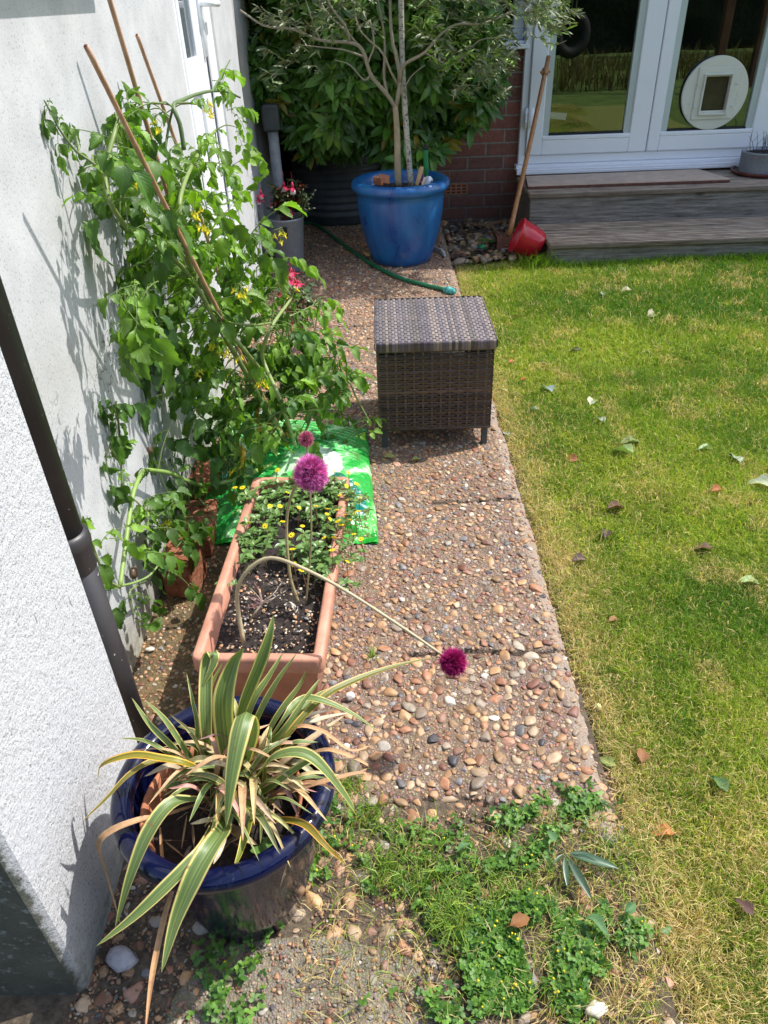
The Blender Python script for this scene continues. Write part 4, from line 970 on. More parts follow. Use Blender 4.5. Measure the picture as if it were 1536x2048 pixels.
# whorl axis (local z) leans outward (-Y) and up
ax = np.stack([rng.normal(.0, .35, K), -np.abs(rng.normal(.75, .3, K)), rng.normal(.6, .3, K)], 1); ax /= np.linalg.norm(ax, axis=1)[:, None]
t1 = np.cross(ax, rng.normal(0, 1, (K, 3))); t1 /= np.linalg.norm(t1, axis=1)[:, None]; t2 = np.cross(ax, t1)
sc = rng.uniform(.95, 1.6, K); mm = np.stack([t1, t2, ax], -1) * sc[:, None, None]
tint = np.ones((K, 3)) * rng.uniform(.6, 1.25, (K, 1)); yl = rng.random(K) < .04; tint[yl] = np.array((2.2, .8, .5)) * rng.uniform(.6, 1.2, (yl.sum(), 1)); y2 = rng.random(K) < .06; tint[y2] = (1.5, 1.3, .8)
vi = rng.integers(0, 6, K)
for v in range(6): s_ = vi == v; A.inst(WH[v], mm[s_], np.stack([x, y, z], 1)[s_], tint[s_])
# loose inner leaves
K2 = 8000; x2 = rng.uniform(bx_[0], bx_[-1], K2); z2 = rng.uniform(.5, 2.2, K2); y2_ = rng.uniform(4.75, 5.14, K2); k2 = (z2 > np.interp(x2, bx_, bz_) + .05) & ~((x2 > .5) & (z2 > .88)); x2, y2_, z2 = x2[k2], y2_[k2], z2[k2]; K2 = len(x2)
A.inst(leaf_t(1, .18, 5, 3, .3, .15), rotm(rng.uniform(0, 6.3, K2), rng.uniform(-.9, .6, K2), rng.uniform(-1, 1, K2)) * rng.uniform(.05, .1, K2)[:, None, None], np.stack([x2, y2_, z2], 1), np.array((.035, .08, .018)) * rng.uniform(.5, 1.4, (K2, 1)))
mk('crown', A, M['leaf'], parent=sh)
for i in range(60):
    k = rng.integers(0, K); e = np.array([x[k], y[k], z[k]]); b = bc + [rng.uniform(-.15, .15), rng.uniform(-.3, 0), .55]
    tube(ST, spline([b, b * .5 + e * .5 + [rng.uniform(-.05, .05), .12, .08], e], 8), np.linspace(.010, .003, 8), 5, (.09, .065, .035))
mk('stems', ST, M['stem'], parent=sh)

# ================================================================== BLUE POT WITH OLIVE TREE
bp = np.array([.112, 4.33, 0.0])
bt = thing('blue_pot', 'large glossy blue glazed pot with a thick rolled rim on the path', 'pot', bp)
prof = [(0, .0), (.155, 0), (.168, .008)] + [(.168 + .072 * math.sin(t * PI / 2) ** .9, .01 + .36 * t) for t in np.linspace(.08, 1, 12)] + arcprof(.240, .405, .030, -70, 170, 10) + [(.205, .39), (.20, .34), (0, .34)]
A = Acc(); lathe(A, prof, bp, 96, wob=.003); mk('glazed_body', A, M['blue'], parent=bt)
A = Acc(); V, fl, sz = sheet(-.2, .2, -.2, .2, 40, 40, lambda X, Y: .365 + .012 * fbm(X, Y, 30, 6)); k = np.hypot(V[:, 0], V[:, 1]); V[:, :2] *= np.minimum(1, .2 / np.maximum(k, 1e-6))[:, None]; A.add(V + bp, fl, sz); mk('soil', A, M['soil'], parent=bt)
ol = thing('olive_tree', 'young olive tree with pale bare branches planted in the blue pot', 'tree', bp + [-.02, -.02, .37])
A = Acc(); OY = 4.30
tr = [at(797, 372, y=OY), at(795, 320, y=OY), at(794, 260, y=OY + .01), at(790, 208, y=OY)]
tube(A, spline(tr, 14), np.linspace(.019, .014, 14), 14, (.42, .33, .22), jit=.06)
def br(pts, r0, r1, col=(.36, .31, .23), n=12):
    q = spline([at(u, v, y=yy) for u, v, yy in pts], n); tube(A, q, np.linspace(r0, r1, n), 9, col, jit=.08); return q
OB = []
OB.append(br([(791, 215, OY), (775, 190, OY - .02), (742, 150, OY - .05), (725, 100, OY - .08), (700, 85, OY - .10), (640, 80, OY - .15), (585, 58, OY - .2), (530, 52, OY - .25), (480, 20, OY - .28)], .011, .004, n=26))
OB.append(br([(725, 100, OY - .08), (690, 60, OY - .1), (650, 20, OY - .1), (610, -60, OY - .1)], .006, .003))
OB.append(br([(792, 213, OY), (800, 160, OY), (792, 110, OY + .03), (782, 60, OY + .04), (778, -120, OY + .08)], .012, .006))
OB.append(br([(796, 170, OY), (780, 140, OY - .04), (765, 105, OY - .05), (715, 50, OY - .1), (708, -60, OY - .1)], .006, .003))
OB.append(br([(800, 165, OY), (808, 130, OY - .05), (850, 105, OY - .1), (880, 70, OY - .12), (915, 48, OY - .12), (960, 48, OY - .12), (1010, 30, OY - .1), (1080, -10, OY - .1)], .009, .003, n=22))
OB.append(br([(775, 190, OY - .02), (768, 150, OY + .02), (770, 90, OY + .04), (762, 30, OY + .05), (745, -50, OY + .05)], .008, .004))
OB.append(br([(800, 190, OY), (812, 170, OY - .03), (825, 150, OY - .04), (850, 130, OY - .06)], .004, .002))
OB.append(br([(730, 115, OY - .06), (690, 100, OY - .1), (650, 95, OY - .12), (600, 90, OY - .15)], .005, .002))
OB.append(br([(850, 105, OY - .1), (900, 130, OY - .12), (930, 110, OY - .14), (960, 80, OY - .16), (1010, 75, OY - .18)], .004, .002))
OB.append(br([(745, 160, OY - .04), (735, 130, OY - .02), (748, 90, OY), (740, 40, OY)], .006, .003))
OB.append(br([(700, 85, OY - .1), (690, 50, OY - .14), (660, 10, OY - .16), (640, -60, OY - .16)], .006, .003))
OB.append(br([(640, 80, OY - .15), (625, 40, OY - .18), (605, -20, OY - .2)], .004, .002))
OB.append(br([(740, 150, OY - .05), (728, 160, OY - .08), (700, 130, OY - .1), (670, 120, OY - .12)], .004, .002))
mk('trunk', A, M['stem'], parent=ol)
A = Acc(); q = spline([at(822, 372, y=OY + .03), at(816, 300, y=OY + .03), at(810, 220, y=OY + .03), at(806, 150, y=OY + .05), at(803, 60, y=OY + .06), at(800, -120, y=OY + .08)], 22)
tube(A, q, np.linspace(.016, .013, 22), 12, (.5, .47, .42), jit=.05)
def _stake():
    t = NT('peeling_pale_bark'); n = t.noise(70, 4, .7)
    t.P(Base_Color=t.ramp(n, [(.4, (.16, .12, .09)), (.5, (.55, .52, .46))]), Roughness=.8); t.bump(n, .5, .003); return t.m
mk('second_trunk', A, _stake(), parent=ol)
A = Acc(); OL = leaf_t(1, .10, 5, 3, .12, .12, pw=.95)
def twig(p, d, L, n, green):
    e = p + d * L; q = spline([p, (p + e) / 2 + rng.uniform(-.02, .02, 3), e], 7); tube(A, q, .0012, 4, (.25, .24, .14), False)
    t = rng.uniform(.1, 1, n); P = np.array([np.interp(t, np.linspace(0, 1, 7), q[:, k]) for k in range(3)]).T
    az = np.arctan2(d[1], d[0]) + rng.choice([-1, 1], n) * rng.uniform(.4, 1.2, n)
    c = (np.array((.20, .235, .13)) * (1 - green) + np.array((.22, .38, .06)) * green) * rng.uniform(.5, 1.25, (n, 1))
    A.inst(OL, rotm(az, rng.uniform(-.7, .6, n), rng.uniform(-1, 1, n)) * rng.uniform(.035, .062, n)[:, None, None], P, c)
regs = [(830, 1060, -80, 30, 100), (1040, 1110, -10, 85, 40), (850, 1000, 30, 140, 40), (900, 1000, 90, 210, 26), (560, 760, -80, 70, 80), (830, 880, 25, 85, 12), (880, 940, 90, 160, 14), (600, 1110, -220, -60, 150), (540, 700, 90, 190, 10)]
for (u0, u1, v0, v1, k) in regs:
    for i in range(k):
        u, v = rng.uniform(u0, u1), rng.uniform(v0, v1); p = at(u, v, y=OY + rng.uniform(-.32, .12)); d = unit([rng.normal((u - 800) / 250, .5), rng.normal(-.1, .5), rng.normal(.1, .5)])
        twig(p, d, rng.uniform(.05, .14), rng.integers(9, 16), 1. if (u1 in (880, 940)) else float(rng.random() ** 4))
mk('crown', A, M['olive'], parent=ol)
# things in the pot
q = at(852, 295, y=4.30); b = bp + [.13, -.02, .37]
tw = thing('hand_trowel', 'green handled hand trowel stuck in the soil of the blue pot', 'trowel', b)
A = Acc(); tube(A, spline([q + [.0, 0, -.16], q + [0, 0, -.07], q + [-.002, 0, -.01]], 8), [.010, .015, .013, .014], 12); mk('handle', A, M['greenplastic'], parent=tw)
A = Acc(); sph(A, q, (.016, .016, .014)); mk('pommel', A, M['rubber'], parent=tw)
A = Acc(); tube(A, [q + [0, 0, -.16], q + [.004, -.01, -.20], b + [.02, -.02, .06]], .005, 8)
ribbon(A, spline([b + [.02, -.02, .075], b + [.018, -.03, .03], b + [.015, -.04, -.03]], 8), np.array([.03, .055, .065, .066, .066, .06, .05, .02]), (1, .2, 0), .35); mk('blade', A, M['steel'], parent=tw)
e = at(844, 333, y=4.24); b2 = at(833, 372, y=4.22)
tk = thing('garden_fork', 'wooden handled hand tool with an orange strap standing in the blue pot', 'tool', b2)
A = Acc(); tube(A, spline([b2, (b2 + e) / 2, e], 10), [.009, .011, .012, .014, .010], 12); mk('handle', A, M['palewood'], parent=tk)
A = Acc(); a_ = np.linspace(0, 2 * PI, 16); tube(A, [(b2 + e) / 2 + [.012 * math.cos(t) + .01, .004, .03 * math.sin(t)] for t in a_], .0022, 5); tube(A, [b2, b2 + [-.004, -.01, -.03]], .006, 6); mk('strap', A, M['orange'], parent=tk)
ttc = at(768, 364, y=4.22)
for i, (dx, dy, dz, s_, lab) in enumerate(((-.03, .0, .0, .05, 'flat broken terracotta shard lying on the soil at the left of the blue pot'), (.0, .01, .006, .062, 'curved terracotta shard standing on edge in the blue pot near the trunk'))):
    A = Acc(); A.box(-s_ / 2, s_ / 2, -.006, .006, -.01, .035, bev=.003, xf=tilt_xf(Euler((R(20 - i * 50), R(15 * i), R(-30 + i * 50))), ttc + [dx, dy, dz - .005])); mk('terracotta_shard', A, M['clay'], smooth=False, label=lab, cat='shard', group='terracotta shards in the blue pot')

# ---- hose
hp = [(560, 452, .012), (620, 446, .012), (650, 462, .012), (690, 492, .012), (722, 514, .012), (755, 535, .012), (800, 556, .012), (850, 570, .012), (893, 580, .014)]
q = spline([at(u, v, z=z) for u, v, z in hp], 60)
hs = thing('garden_hose', 'green garden hose snaking over the path in front of the blue pot', 'hose', q[-1])
A = Acc(); tube(A, q, .0105, 12); mk('hose_pipe', A, M['hose'], parent=hs)
d_ = unit(q[-1] - q[-4]); e = q[-1]
A = Acc(); tube(A, [e - d_ * .012, e + d_ * .005, e + d_ * .006, e + d_ * .022, e + d_ * .024, e + d_ * .05], [.015, .016, .020, .020, .017, .017], 18, cap=False)
tube(A, [e + d_ * .05, e + d_ * .03], [.013, .013], 18); mk('connector', A, M['teal'], parent=hs)
A = Acc(); tube(A, [e + d_ * .047, e + d_ * .049], [.0155, .0155], 18); mk('connector_hole', A, M['gasket'], parent=hs)
p = at(733, 517, z=.006)
A = Acc(); A.box(-.012, .012, -.03, .03, 0, .012, bev=.004, xf=lambda V: V @ np.array(Euler((0, .2, .3)).to_matrix()).T + p + [0, 0, .02]); mk('wood_chip', A, M['palewood'], smooth=False, label='small pale wood chip lying on the hose at the foot of the blue pot', cat='wood chip')

# ---- zinc bucket with fuchsia
kc = np.array([-.515, 4.22, 0.])
bk = thing('zinc_bucket', 'speckled grey zinc bucket standing on the path by the wall', 'bucket', kc)
A = Acc(); lathe(A, [(0, 0), (.072, 0), (.075, .005), (.095, .27), (.099, .274), (.099, .282), (.093, .282), (.088, .2), (0, .2)], kc, 48, wob=.004); mk('body', A, M['zinc'], parent=bk)
A = Acc()
for s_ in (-1,): A.box(kc[0] - .018, kc[0] + .012, kc[1] - .1005, kc[1] - .09, .20, .25, bev=.003)
mk('handle_hole', A, M['gasket'], parent=bk, smooth=False)
def fuchsia(name, label, c, n, rad, hgt, flowers, wall=None):
    t = thing(name, label, 'plant', c); A = Acc(); T = leaf_t(1, .27, 5, 3, .25, .15); S_ = Acc(); tips = []
    for i in range(n):
        az = rng.uniform(0, 6.3); e = c + [math.cos(az) * rad * rng.uniform(.3, 1.2), math.sin(az) * rad * rng.uniform(.3, 1), hgt * rng.uniform(.4, 1)]
        e[0] = max(e[0], WX + .02)
        q = spline([c + rng.uniform(-.03, .03, 3) * [1, 1, 0], c * .4 + e * .6 + [0, 0, hgt * .25], e], 8); tube(S_, q, .0015, 5, (.22, .07, .04)); k = 10
        tt = rng.uniform(.3, 1, k); P = np.array([np.interp(tt, np.linspace(0, 1, 8), q[:, j]) for j in range(3)]).T
        cc = np.array((.055, .10, .035)) * rng.uniform(.6, 1.6, (k, 1)); r_ = rng.random(k) < .12; cc[r_] = (.25, .05, .03)
        A.inst(T, rotm(rng.uniform(0, 6.3, k), rng.uniform(-.4, .7, k), rng.uniform(-.5, .5, k)) * rng.uniform(.022, .042, k)[:, None, None], P, cc)
    mk('foliage', A, M['leaf'], parent=t); mk('stems', S_, M['stem'], parent=t)
    for p, s_ in flowers:
        A = Acc(); p = np.array(p); tube(A, [p + [0, 0, .03 * s_], p], .0008, 4)
        tube(A, [p, p + [0, 0, -.010 * s_], p + [0, 0, -.016 * s_]], [.002 * s_, .0045 * s_, .004 * s_], 8)
        for k in range(4):
            a = k * PI / 2 + rng.uniform(0, .5); T2 = leaf_t(1, .22, 5, 3, -.5, .1); A.inst(T2, [rotm(a, -.75, 0) * .028 * s_], [p + [0, 0, -.014 * s_]])
        for k in range(3): tube(A, [p + [0, 0, -.03 * s_], p + [rng.uniform(-.004, .004), 0, -.055 * s_]], .0006, 3)
        f = mk('flower', A, M['fuchsia'], parent=t)
        A = Acc(); lathe(A, [(.003 * s_, 0), (.008 * s_, -.008 * s_), (.009 * s_, -.018 * s_), (.007 * s_, -.018 * s_)], p + [0, 0, -.016 * s_], 12); mk('corolla', A, M['whitepetal'], parent=f)
    return t
fl_ = [(at(567, 362, y=4.15), 1.5), (at(584, 364, y=4.13), 1.7), (at(521, 380, y=4.16), 1.3), (at(516, 392, y=4.15), 1.2), (at(509, 398, y=4.14), .9), (at(508, 440, y=4.1), 1.5), (at(582, 420, y=4.14), .9), (at(542, 405, y=4.16), .8)]
fuchsia('fuchsia', 'red and white flowered fuchsia growing in the grey zinc bucket', kc + [0, 0, .25], 60, .12, .2, fl_)
# trailing twigs with pale buds to the right of the bucket
A = Acc(); T = leaf_t(1, .3, 4, 3, .2, .1)
vc = kc + [.07, -.02, .25]
for i in range(14):
    e = at(rng.uniform(595, 632), rng.uniform(375, 425), y=4.15); q = spline([vc, (vc + e) / 2 + [0, 0, .02], e], 7); tube(A, q, .0012, 4, (.2, .24, .1)); A.inst(T, rotm(rng.uniform(0, 6.3, 6), rng.uniform(-.3, .6, 6), np.zeros(6)) * .018, q[1:], np.array((.12, .2, .05)) * np.ones((6, 1))); sph(A, e, .0035, (.6, .5, .45), ICO1)
mk('trailing_plant', A, M['stem'], label='wispy trailing plant with tiny pale buds leaning out of the zinc bucket', cat='plant')
pb = at(592, 655, z=0)
fl_ = [(at(582, 535, y=3.0), 1.2), (at(578, 548, y=2.98), 1.4), (at(590, 556, y=2.98), 1.2), (at(575, 632, y=2.95), 1.2), (at(584, 640, y=2.95), 1.3), (at(596, 560, y=2.97), .9)]
fuchsia('fuchsia', 'pink flowered fuchsia on the path half hidden behind the tomato plant', np.array([-.36, 3.05, .02]), 26, .1, .3, fl_)

# ================================================================== WOVEN BOX
wb = thing('rattan_box', 'brown woven rattan storage stool standing on the path', 'stool', (.155, 2.36, 0))
BX0, BX1, BY0, BY1, BZ0, BZ1 = -.026, .338, 2.165, 2.55, .068, .338
RC = np.array([(.13, .10, .125), (.24, .18, .18), (.085, .07, .085), (.30, .23, .20), (.12, .09, .08), (.20, .165, .19)])
A = Acc()       # lid: plain weave of bulged tiles
def tile(acc, x0, x1, y0, y1, z, h, col, alongx):
    n = 4; X, Y = np.meshgrid(np.linspace(0, 1, n), np.linspace(0, 1, n)); u = X if alongx else Y; v = Y if alongx else X
    Z = z + h * (np.sin(PI * (u * .86 + .07)) - .45) - .0009 * (np.abs(v - .5) * 2) ** 4
    V = np.stack([x0 + (x1 - x0) * X, y0 + (y1 - y0) * Y, Z], -1).reshape(-1, 3); fl = []
    for i in range(n - 1):
        for j in range(n - 1): a = i * n + j; fl += [a, a + 1, a + n + 1, a + n]
    acc.add(V, fl, [4] * 9, None, col)
nx, ny = 38, 25; lx0, lx1, ly0, ly1, lz = BX0 - .001, BX1 + .003, BY0 - .010, BY1 + .003, .377
cw, ch = (lx1 - lx0) / nx, (ly1 - ly0) / ny
cx_ = [RC[k] for k in rng.integers(0, 6, nx)]; cy_ = [RC[k] for k in rng.integers(0, 3, ny)]
for i in range(nx):
    for j in range(ny):
        if (i + j) % 2 == 0: tile(A, lx0 + (i + .04) * cw, lx0 + (i + .96) * cw, ly0 + (j - .28) * ch, ly0 + (j + 1.28) * ch, lz, .0022, (cx_[i] * .6 + .085) * rng.uniform(.85, 1.15), False)
        else: tile(A, lx0 + (i - .1) * cw, lx0 + (i + 1.1) * cw, ly0 + (j + .10) * ch, ly0 + (j + .90) * ch, lz - .0006, .0012, cy_[j] * rng.uniform(.8, 1.1) * .42, True)
# rolled front and side edges of the lid (wrapped strips)
for i in range(nx):
    x0, x1 = lx0 + (i + .04) * cw, lx0 + (i + .96) * cw; c = cx_[i]
    for (yy, sg) in ((ly0, -1), (ly1, 1)):
        V = []; prf = [(0, .0015), (.004, -.0005), (.006, -.005), (.0062, -.014), (.0055, -.024), (.003, -.030)]
        for d, z in prf: V += [(x0, yy + sg * d, lz + z), (x1, yy + sg * d, lz + z)]
        A.add(V, [k for i_ in range(5) for k in (2 * i_, 2 * i_ + 1, 2 * i_ + 3, 2 * i_ + 2)], [4] * 5, None, c * (.95 if i % 2 else .7))
for j in range(ny):
    y0, y1 = ly0 + (j + .04) * ch, ly0 + (j + .96) * ch
    for (xx, sg) in ((lx0, -1), (lx1, 1)):
        V = []
        for d, z in [(0, .0015), (.004, -.0005), (.006, -.005), (.0062, -.014), (.0055, -.024), (.003, -.030)]: V += [(xx + sg * d, y0, lz + z), (xx + sg * d, y1, lz + z)]
        A.add(V, [k for i_ in range(5) for k in (2 * i_, 2 * i_ + 1, 2 * i_ + 3, 2 * i_ + 2)], [4] * 5, None, cy_[j] * .9)
A.box(lx0 + .002, lx1 - .002, ly0 + .002, ly1 - .002, lz - .028, lz - .004, (.03, .028, .03))
mk('lid', A, M['rattan'], parent=wb)
A = Acc()       # woven sides
per = [(BX0, BY0), (BX1, BY0), (BX1, BY1), (BX0, BY1)]
z = BZ0 + .004; rows = []
while z < BZ1 - .004:
    hgt = [.0115, .0065, .0065, .0115, .0065][len(rows) % 5]; rows.append((z, hgt)); z += hgt + .0012
sp = .0285
for r, (z, hgt) in enumerate(rows):
    ph = (r // 1) % 2; rc = RC[[4, 1, 4, 0, 4, 2][rng.integers(0, 6)]] * rng.uniform(.34, .6) * np.array((1.25, .98, .72))
    for s_ in range(4):
        p0 = np.array(per[s_]); p1 = np.array(per[(s_ + 1) % 4]); L = np.linalg.norm(p1 - p0); d = (p1 - p0) / L; nrm = np.array([d[1], -d[0]]); n = int(L / .006)
        s = np.linspace(0, L, n); off = .0026 * np.cos(PI * s / sp + PI * ph) * np.clip(1.6 * np.sin(PI * s / L), .2, 1); V = []
        for k, (dz, oo) in enumerate(((0, -.0008), (.18, .0008), (.82, .0008), (1, -.0008))):
            q = p0 + d * s[:, None] + nrm * (off + oo)[:, None]; V.append(np.column_stack([q, np.full(n, z + dz * hgt)]))
        V = np.concatenate(V); fl = []
        for k in range(3):
            for i in range(n - 1): fl += [k * n + i, k * n + i + 1, (k + 1) * n + i + 1, (k + 1) * n + i]
        A.add(V, fl, [4] * (3 * (n - 1)), None, rc)
for s_ in range(4):
    p0 = np.array(per[s_]); p1 = np.array(per[(s_ + 1) % 4]); L = np.linalg.norm(p1 - p0); d = (p1 - p0) / L; nrm = np.array([d[1], -d[0]])
    for s in np.arange(sp / 2 * 0 + .001, L, sp):
        for ww in ((-.0035, .0035),):
            q0 = p0 + d * (s + ww[0]); q1 = p0 + d * (s + ww[1]); o_ = nrm * .0004
            A.add([(*(q0 + o_), BZ0), (*(q1 + o_), BZ0), (*(q1 + o_), BZ1 + .008), (*(q0 + o_), BZ1 + .008)], [0, 1, 2, 3], [4], None, (.12, .085, .055) if rng.random() < .8 else (.2, .15, .1))
A.box(BX0 + .01, BX1 - .01, BY0 + .01, BY1 - .01, BZ0 + .004, BZ1, (.02, .018, .015))
for zz, hh in ((BZ0 - .002, .010), (BZ1, .009)):
    A.box(BX0 - .003, BX1 + .003, BY0 - .003, BY1 + .003, zz, zz + hh, (.075, .055, .045), bev=.003)
mk('woven_body', A, M['rattan'], parent=wb)
for (lx, ly) in ((BX0 + .016, BY0 + .016), (BX1 - .016, BY0 + .016), (BX0 + .016, BY1 - .016), (BX1 - .016, BY1 - .016)):
    A = Acc(); A.box(lx - .010, lx + .010, ly - .010, ly + .010, .0, BZ0, bev=.002); mk('leg', A, M['barrel'], parent=wb, smooth=False)

# ================================================================== COMPOST SACK
def bagmesh():
    NR = at(757, 1092, z=.005)[:2]; FR_ = at(733, 850, z=.02)[:2]; FL_ = np.array([-.585, 2.42]); NL = np.array([-.555, 1.66])
    NR = np.array([-.036, 1.635])
    nu, nv = 90, 120; U, W_ = np.meshgrid(np.linspace(0, 1, nu), np.linspace(0, 1, nv))   # U across, W_ along y
    XY = ((1 - U)[..., None] * (1 - W_)[..., None]) * NL + (U[..., None] * (1 - W_)[..., None]) * NR + (U[..., None] * W_[..., None]) * FR_ + ((1 - U)[..., None] * W_[..., None]) * FL_
    X, Y = XY[..., 0], XY[..., 1]
    prof = np.clip(np.sin(PI * U), 0, 1) ** .42 * np.clip(np.sin(PI * np.clip((W_ - .035) / .93, 0, 1)), 0, 1) ** .45
    wr = (fbm(X, Y, 9, 41) - .5) * .03 + .012 * (np.abs(fbm(X * 1.0, Y * .5, 26, 42) - .5)) - .010 * np.abs(np.sin(U * 23 + 3 * fbm(X, Y, 6, 43))) * np.exp(-((W_ - .06) / .09) ** 2) + .02 * np.exp(-((U - .82 + .3 * (W_ - .3)) / .02) ** 2) * np.clip(.35 - W_, 0, .35) * 2
    Z = .007 + .092 * prof + wr * prof ** .8 + .004 * np.sin(U * 40) * (W_ < .05)
    X = X + .010 * (fbm(Y, Y * 0, 12, 44) - .5) * (U > .9)
    top = np.stack([X, Y, Z], -1).reshape(-1, 3); btm = top.copy(); btm[:, 2] = .003
    i = np.arange((nu - 1) * (nv - 1)); r = i // (nu - 1); c = i % (nu - 1); a = r * nu + c
    f1 = np.stack([a, a + 1, a + nu + 1, a + nu], 1)
    # print
    u, v = U.ravel(), W_.ravel(); n = fbm(u, v, 4, 45); st = fbm(u * 1.0 + v * .6, v * 3 - u * 3, 5, 46)
    col = np.tile(np.array((.025, .33, .05)), (len(u), 1))
    lt = (st > .56) ; col[lt] = (.12, .62, .14)
    lt = (st > .66); col[lt] = (.45, .80, .42)
    dk = (v < .16) & (u > .55); col[dk] = np.where((st > .58)[dk][:, None], (.10, .50, .09), (.015, .24, .02))
    wh = (((u - .74) / .12) ** 2 + ((v - .46) / .12) ** 2 + (n - .5) * 1.6 < 1); col[wh] = (.62, .78, .64)
    tl = (((u - .84 + (v - .26) * .6) / .10) ** 2 + ((v - .27) / .13) ** 2 + (st - .5) * 2.2 < 1); col[tl] = np.where((fbm(u * 3, v * 9, 4, 47) > .58)[tl][:, None], (.35, .55, .5), (.0, .15, .11))
    tl = (((u - .12) / .10) ** 2 + ((v - .45) / .18) ** 2 + (st - .5) * 2 < 1); col[tl] = np.where((n > .55)[tl][:, None], (.12, .28, .22), (.01, .12, .09))
    ln = (v > .55) & (np.abs(np.sin(v * 150)) > .86) & (u > .35) & (u < .92); col[ln] = (.25, .62, .30)
    bd = (v < .03) | (v > .97); col[bd] = (.015, .30, .03)
    return top, btm, f1, col, nu, nv
top, btm, f1, col, nu, nv = bagmesh()
A = Acc(); A.add(top, f1.ravel(), [4] * len(f1), None, col); A.add(btm, f1[:, ::-1].ravel(), [4] * len(f1), None, col)
bag = mk('compost_bag', A, M['bag'], label='bright green printed plastic compost bag lying flat behind the trough', cat='bag', origin=(-.3, 2.0, 0))
# printed words on the sack
def flat_text(s, size, loc, rotz, mat, parent, name='lettering'):
    cu = bpy.data.curves.new(name, 'FONT'); cu.body = s; cu.size = size; cu.extrude = .0006; cu.align_x = 'CENTER'
    o = bpy.data.objects.new(name, cu); C.objects.link(o); dg = bpy.context.evaluated_depsgraph_get(); me = bpy.data.meshes.new_from_object(o.evaluated_get(dg)); bpy.data.objects.remove(o)
    me.materials.append(mat); o = bpy.data.objects.new(name, me); C.objects.link(o); o.parent = parent; o.location = np.array(loc) - WL[parent.name]; o.rotation_euler = (0, 0, rotz); WL[o.name] = np.array(loc); return o
p = at(527, 827, z=.115); A = Acc(); A.box(p[0] - .07, p[0] + .05, p[1] - .018, p[1] + .022, p[2] - .02, p[2] + .002); bnd = mk('label_band', A, simple('dark_green_print', (.005, .09, .05), .4, .1, 5, 0), parent=bag, smooth=False)
flat_text('pad', .042, p + [-.0, -.010, .004], 0, M['whitepetal'], bag)
p = at(433, 980, z=.06); flat_text('E', .02, p, .2, M['bead'], bag)

# ================================================================== BRICKS
def brick(label, c, dims, rz, tilt=(0, 0)):
    A = Acc(); dx, dy, dz = dims; m = np.array(Euler((R(tilt[0]), R(tilt[1]), R(rz))).to_matrix())
    A.box(-dx / 2, dx / 2, -dy / 2, dy / 2, 0, dz, bev=.004, xf=lambda V: V @ m.T + np.array(c)); return mk('brick', A, M['oldbrick'], smooth=False, label=label, cat='brick', group='old bricks by the wall')
def _ob():
    t = NT('old_orange_brick'); n = t.noise(45, 6, .7)
    c = t.ramp(n, [(.3, (.13, .045, .025)), (.48, (.36, .12, .055)), (.7, (.50, .24, .14))])
    pt = t.ramp(t.noise(170, 3, .7), [(.3, 1.), (.4, 0.)]); c = t.mix(t.math('MULTIPLY', pt, .7), c, (.06, .02, .012))
    t.P(Base_Color=c, Roughness=.85); t.bump(t.noise(90, 6, .8), 1., .010); return t.m
M['oldbrick'] = _ob()
brick('smooth orange brick lying end-on between the wall and the green bag', (-.555, 1.965, .0), (.09, .215, .085), 0)
brick('rough crumbling orange brick standing under the tomato leaves by the wall', (-.535, 1.49, .0), (.078, .11, .125), -8)
brick('worn flat brick behind the rough standing brick, under the tomato stem', (-.545, 1.70, .0), (.10, .20, .062), 4)

# ================================================================== TROUGH
def rrect(hx, hy, r, n=6):
    P = []
    for cx, cy, a0 in ((hx - r, hy - r, 0), (-hx + r, hy - r, 90), (-hx + r, -hy + r, 180), (hx - r, -hy + r, 270)):
        for a in np.linspace(a0, a0 + 90, n): P.append((cx + r * math.cos(R(a)), cy + r * math.sin(R(a))))
    return np.array(P)
TC = np.array([-.253, 1.355, 0]); TR = R(-3.0)
cT, sT = math.cos(TR), math.sin(TR)
def loft(A, hx, hy, r, prof, col=None):
    n = None; V = []
    for ins, z in prof:
        P = rrect(hx - ins, hy - ins, max(.004, r - ins)); n = len(P); V.append(np.column_stack([TC[0] + P[:, 0] * cT - P[:, 1] * sT, TC[1] + P[:, 0] * sT + P[:, 1] * cT, np.full(n, z)]))
    fl = []
    for i in range(len(prof) - 1):
        for j in range(n): k = (j + 1) % n; fl += [i * n + j, i * n + k, (i + 1) * n + k, (i + 1) * n + j]
    A.add(np.concatenate(V), fl, [4] * (n * (len(prof) - 1)), None, col)
tg = thing('trough_planter', 'long terracotta coloured trough planter on the path in front of the green bag', 'planter', TC)
A = Acc(); loft(A, .131, .335, .018, [(.10, .0), (.034, .0), (.030, .004), (.0145, .158), (.013, .160), (.001, .160), (0, .162), (0, .192), (.002, .1965), (.005, .1985), (.016, .1985), (.020, .1965), (.022, .192), (.024, .12)])
mk('trough', A, M['terracotta'], parent=tg)
A = Acc(); V, fl, sz = sheet(-.108, .108, -.312, .312, 70, 180, lambda X, Y: .158 + .012 * (fbm(X, Y, 22, 51) - .5) + .010 * (fbm(X, Y, 90, 52) - .5) + .012 * np.clip(Y / .3, -1, 1)); W2 = V.copy(); V[:, 0] = TC[0] + W2[:, 0] * cT - W2[:, 1] * sT; V[:, 1] = TC[1] + W2[:, 0] * sT + W2[:, 1] * cT
A.add(V, fl, sz); mk('compost', A, M['soil'], parent=tg)
A = Acc(); K = 420; xx = rng.uniform(-.1, .1, K); yy = rng.uniform(-.30, .0, K); P = np.stack([TC[0] + xx * cT - yy * sT, TC[1] + xx * sT + yy * cT], 1)
pp = np.column_stack([P, np.clip(np.exp(rng.normal(math.log(.0022), .4, K)), .001, .005)])
